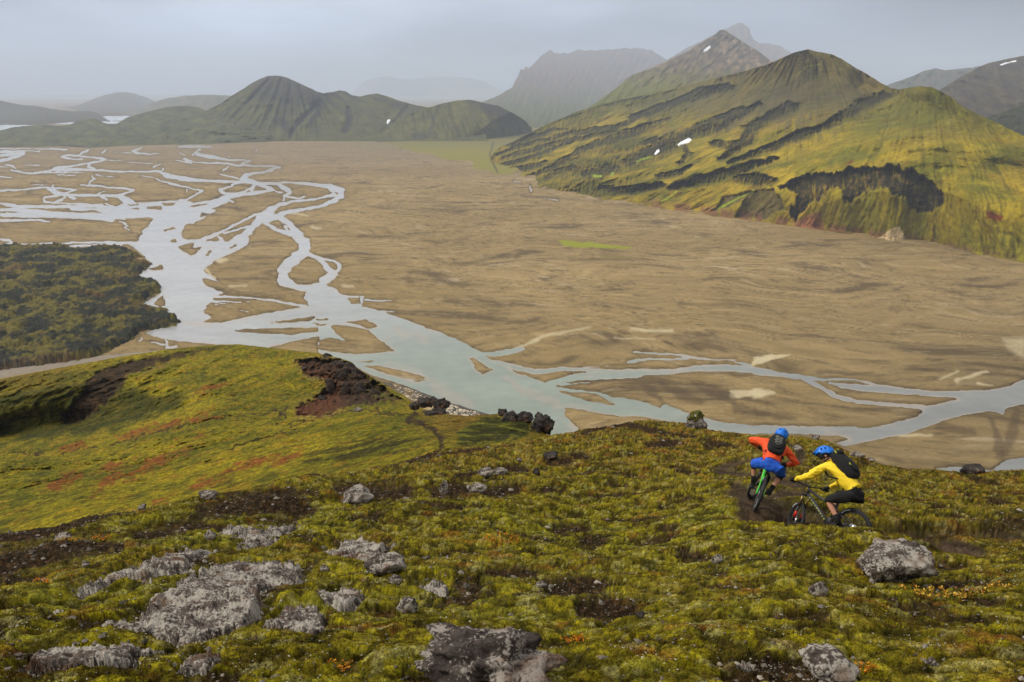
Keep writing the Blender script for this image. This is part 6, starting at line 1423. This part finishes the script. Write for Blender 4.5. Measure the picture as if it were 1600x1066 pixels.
def rider(label, mw, J, st, PL, PR, bd_l, mats, head_fwd, pads, hz_, group='mountain bikers on the trail'):
    """J: joints in bike space. mats: jacket, shorts, glove, shoe"""
    root = bpy.data.objects.new('person', None); C.objects.link(root); root.matrix_world = mw; tag(root, label, 'person', group)
    pe, wa, ch, ne, hd = [Vector(J[k]) for k in ('pelvis', 'waist', 'chest', 'neck', 'head')]
    GL, GR = st(Vector((.935, .325, 1.045))), st(Vector((.935, -.325, 1.045)))
    bdir = (GL - GR).normalized()
    V = []; E = []; Rr = []
    def add(p, r_, frm=None):
        V.append(Vector(p)); Rr.append(r_)
        if frm is not None: E.append((frm, len(V) - 1))
        return len(V) - 1
    p0 = add(pe, .115); p1 = add(wa, .115, p0); p2 = add(ch, .135, p1); p3 = add(ne, .062, p2); p4 = add(lerp(ne, hd, .45), .055, p3)
    hf = Vector(head_fwd).normalized(); hup = (hd - ne).normalized(); hup = (hup - hf * hup.dot(hf)).normalized(); hl = hup.cross(hf)
    p5 = add(hd - hup * .02, (.088, .080), p4); p6 = add(hd + hup * .06, .075, p5); p7 = add(hd + hf * .075 - hup * .075, .036, p5)
    limbs = {}
    for sd_, sg in (('L', 1), ('R', -1)):
        s_ = add(J['sh' + sd_], .055, p2); e_ = add(J['el' + sd_], .042, s_); g_ = GL if sg > 0 else GR
        wv = g_ + (Vector(J['el' + sd_]) - g_).normalized() * .075; add(wv, .028, e_)
        h_ = add(J['hip' + sd_], .090, p0); k_ = add(J['kn' + sd_], .056, h_); c_ = add(lerp(J['kn' + sd_], J['an' + sd_], .3), .056, k_); a_ = add(J['an' + sd_], .036, c_)
    body = skin('body', V, E, Rr, m_skin, root, 2, 0)
    # face
    fc = lambda v_: Matrix((hf, hl, hup)).transposed() @ v_ + hd
    MB().tube([(.085, 0, .0), (.112, 0, -.032), (.09, 0, -.042)], [.007, .012, .007], 7).build('nose', m_skin, body, fc)
    for sy in (-1, 1):
        MB().ell((-.005, sy * .086, -.03), (.018, .007, .028)).build('ear', m_skin, body, fc)
        MB().ell((.083, sy * .030, -.004), (.008, .012, .007)).build('eye', m_white, body, fc)
    MB().tube([(.094, -.022, -.068), (.099, 0, -.070), (.094, .022, -.068)], .0045, 5).build('mouth', plain_mat('lips', lin(160, 84, 76, 1), 0.5), body, fc)
    MB().tube([(.03, .085, .0), (.085, .05, .0), (.098, 0, -.004), (.085, -.05, .0), (.03, -.085, .0)], [.004, .017, .014, .017, .004], 6).build('glasses', m_lens, root, fc)
    MB().ell((-.03, 0, -.015), (.082, .080, .075)).build('hair', plain_mat('brown_hair', (0.05, 0.03, 0.02), 0.8), root, fc)
    helmet(root, hd + hup * .035, Matrix((hf, hl, hup)).transposed())
    # jacket
    V, E, Rr = [], [], []
    q0 = add(lerp(pe, wa, .15), (.178, .165)); q1 = add(wa, .166, q0); q2 = add(ch, .182, q1); q3 = add(lerp(ch, ne, .75), .090, q2); add(lerp(ne, hd, .25), .072, q3)
    for sd_, sg in (('L', 1), ('R', -1)):
        s_ = add(J['sh' + sd_], .096, q2); m_ = add(lerp(J['sh' + sd_], J['el' + sd_], .5), .078, s_); e_ = add(J['el' + sd_], .068, m_); g_ = GL if sg > 0 else GR; add(lerp(g_, J['el' + sd_], .5), .052, e_); 
        E.append((len(V) - 1, len(V))); V.append(g_ + (Vector(J['el' + sd_]) - g_).normalized() * .085); Rr.append(.040)
    jk = skin('jacket', V, E, Rr, mats[0], root, 3, 1, wr=.016, seed=hz_)
    MB().tube([lerp(ne, hd, .18) + Vector((math.cos(t_) * .068, math.sin(t_) * .068, .01)) for t_ in [2 * math.pi * i / 12 for i in range(12)]], .018, 6, close=True).build('collar', mats[4], jk)
    # shorts
    V, E, Rr = [], [], []
    q0 = add(lerp(pe, wa, .35), (.150, .142)); q1 = add(pe, (.176, .166), q0)
    for sd_ in 'LR':
        h_ = add(J['hip' + sd_], .140, q1); m_ = add(lerp(J['hip' + sd_], J['kn' + sd_], .5), .120, h_); m2_ = add(lerp(J['hip' + sd_], J['kn' + sd_], .98), .096, m_); add(lerp(J['kn' + sd_], J['an' + sd_], .10), .088, m2_)
    sh_ = skin('shorts', V, E, Rr, mats[1], root, 3, 1, wr=.015, seed=hz_ + 5)
    MB().box(Vector(J['hipL']) + Vector((.05, .105, .03)), (.035, .006, .012)).build('small_logo_tag', m_white, sh_)
    if pads:
        for sd_ in 'LR': MB().tube([lerp(J['kn' + sd_], J['an' + sd_], -.10), lerp(J['kn' + sd_], J['an' + sd_], .06), lerp(J['kn' + sd_], J['an' + sd_], .24)], [.072, .074, .064], 12).build('knee_pad', m_pads, root)
    for sd_ in 'LR':
        MB().tube([lerp(J['kn' + sd_], J['an' + sd_], .62), lerp(J['kn' + sd_], J['an' + sd_], .8), Vector(J['an' + sd_]) - Vector((0, 0, .02))], [.052, .046, .044], 12).build('sock', m_black, root)
        P_ = PL if sd_ == 'L' else PR; sg = 1 if sd_ == 'L' else -1
        shoe(root, P_ + Vector((.01, sg * .065, .012)), Vector((1, sg * .12, J.get('toe', -.12))), mats[3], mats[5])
    glove(root, GL, bdir, Vector(J['elL']) - GL, mats[2], -1); glove(root, GR, bdir, Vector(J['elR']) - GR, mats[2], 1)
    return root
def pose_matrix(o_, M): 
    return Matrix.Translation(o_) @ M.to_4x4()
# ---- yellow rider
m_frame_dark = plain_mat('dark_grey_frame', (0.045, 0.042, 0.048), 0.35)
m_frame_green = plain_mat('bright_green_frame', lin(70, 214, 60, 1), 0.35)
by, sty, PLy, PRy = bike('bicycle', 'dark grey mountain bike with lime lettering under the yellow rider', m_frame_dark, m_lime, YEL[3], m_blackmetal, m_red, math.radians(8))
by.matrix_world = pose_matrix(YEL[0], YEL[1])
JY = dict(pelvis=(-.06, 0, 1.0), waist=(.08, 0, 1.13), chest=(.29, 0, 1.36), neck=(.44, 0, 1.50), head=(.55, .02, 1.61), shL=(.37, .20, 1.45), shR=(.37, -.20, 1.43),
          elL=(.70, .34, 1.22), elR=(.45, -.42, 1.16), hipL=(-.04, .11, .95), hipR=(-.04, -.11, .95), knL=(.36, .22, .82), knR=(.42, -.20, .88), anL=(.17, .15, .43), anR=(.50, -.15, .47))
rider('rider in a yellow jacket, black shorts and blue helmet, stretching one arm to the handlebar', by.matrix_world, JY, sty, PLy, PRy, None, (m_yel, m_black, m_black, m_black, m_yel, m_liner), (.80, .62, -.25), False, 1)
def back_frame(J):
    s_ = (Vector(J['neck']) - Vector(J['pelvis'])).normalized(); l_ = Vector((0, 1, 0)); o_ = l_.cross(s_).normalized() * -1
    if o_.z < 0: o_ = -o_
    return Matrix((o_, l_, s_)).transposed(), o_, s_
Mb, ob, sb = back_frame(JY)
backpack('backpack', 'black backpack with lime pulls on the yellow jacket', lerp(JY['waist'], JY['neck'], .56) + ob * .175, Mb, .34, .62, .24, m_black, by.matrix_world, 'loop')
# ---- orange rider
bo, sto, PLo, PRo = bike('bicycle', 'bright green mountain bike leaning into the turn, seen from behind', m_frame_green, m_orange_p, ORA[3], m_blackmetal, None, math.radians(172))
bo.matrix_world = pose_matrix(ORA[0], ORA[1])
JO = dict(pelvis=(.02, 0, 1.0), waist=(.16, 0, 1.11), chest=(.38, 0, 1.27), neck=(.55, 0, 1.38), head=(.68, -.05, 1.51), shL=(.46, .21, 1.34), shR=(.46, -.21, 1.32),
          elL=(.62, .48, 1.24), elR=(.50, -.50, 1.12), hipL=(.02, .12, .96), hipR=(.02, -.12, .96), knL=(.40, .27, .84), knR=(.36, -.28, .82), anL=(.50, .16, .46), anR=(.17, -.16, .42))
rider('rider in an orange jacket, blue shorts and blue helmet, seen from behind', bo.matrix_world, JO, sto, PLo, PRo, None, (m_org, m_blue, m_black, m_black, m_lime, m_liner), (.95, -.2, -.25), True, 2)
Mo, oo_, so_ = back_frame(JO)
backpack('backpack', 'small black backpack laced with grey cord on the orange jacket', lerp(JO['waist'], JO['neck'], .44) + oo_ * .17, Mo, .34, .50, .18, m_black, bo.matrix_world, 'cord')
HAZE_D = 0.000095
# ================================================================== HAZE
bpy.ops.mesh.primitive_cube_add(size=1)
hz = bpy.context.object; hz.name = 'haze'
hz.scale = (30000, 26000, 1100 + 6); hz.location = (0, 12000, (1100 + 6) / 2 - 4)
mh = bpy.data.materials.new('haze'); mh.use_nodes = True
t = mh.node_tree; t.nodes.clear()
oo = N(t, 'ShaderNodeOutputMaterial'); pv = N(t, 'ShaderNodeVolumePrincipled')
pv.inputs['Color'].default_value = (0.74, 0.84, 1.0, 1); pv.inputs['Density'].default_value = HAZE_D; pv.inputs['Anisotropy'].default_value = 0.0
t.links.new(pv.outputs[0], oo.inputs['Volume'])
hz.data.materials.append(mh); tag(hz, 'thin pale air haze filling the valley', kind='stuff')
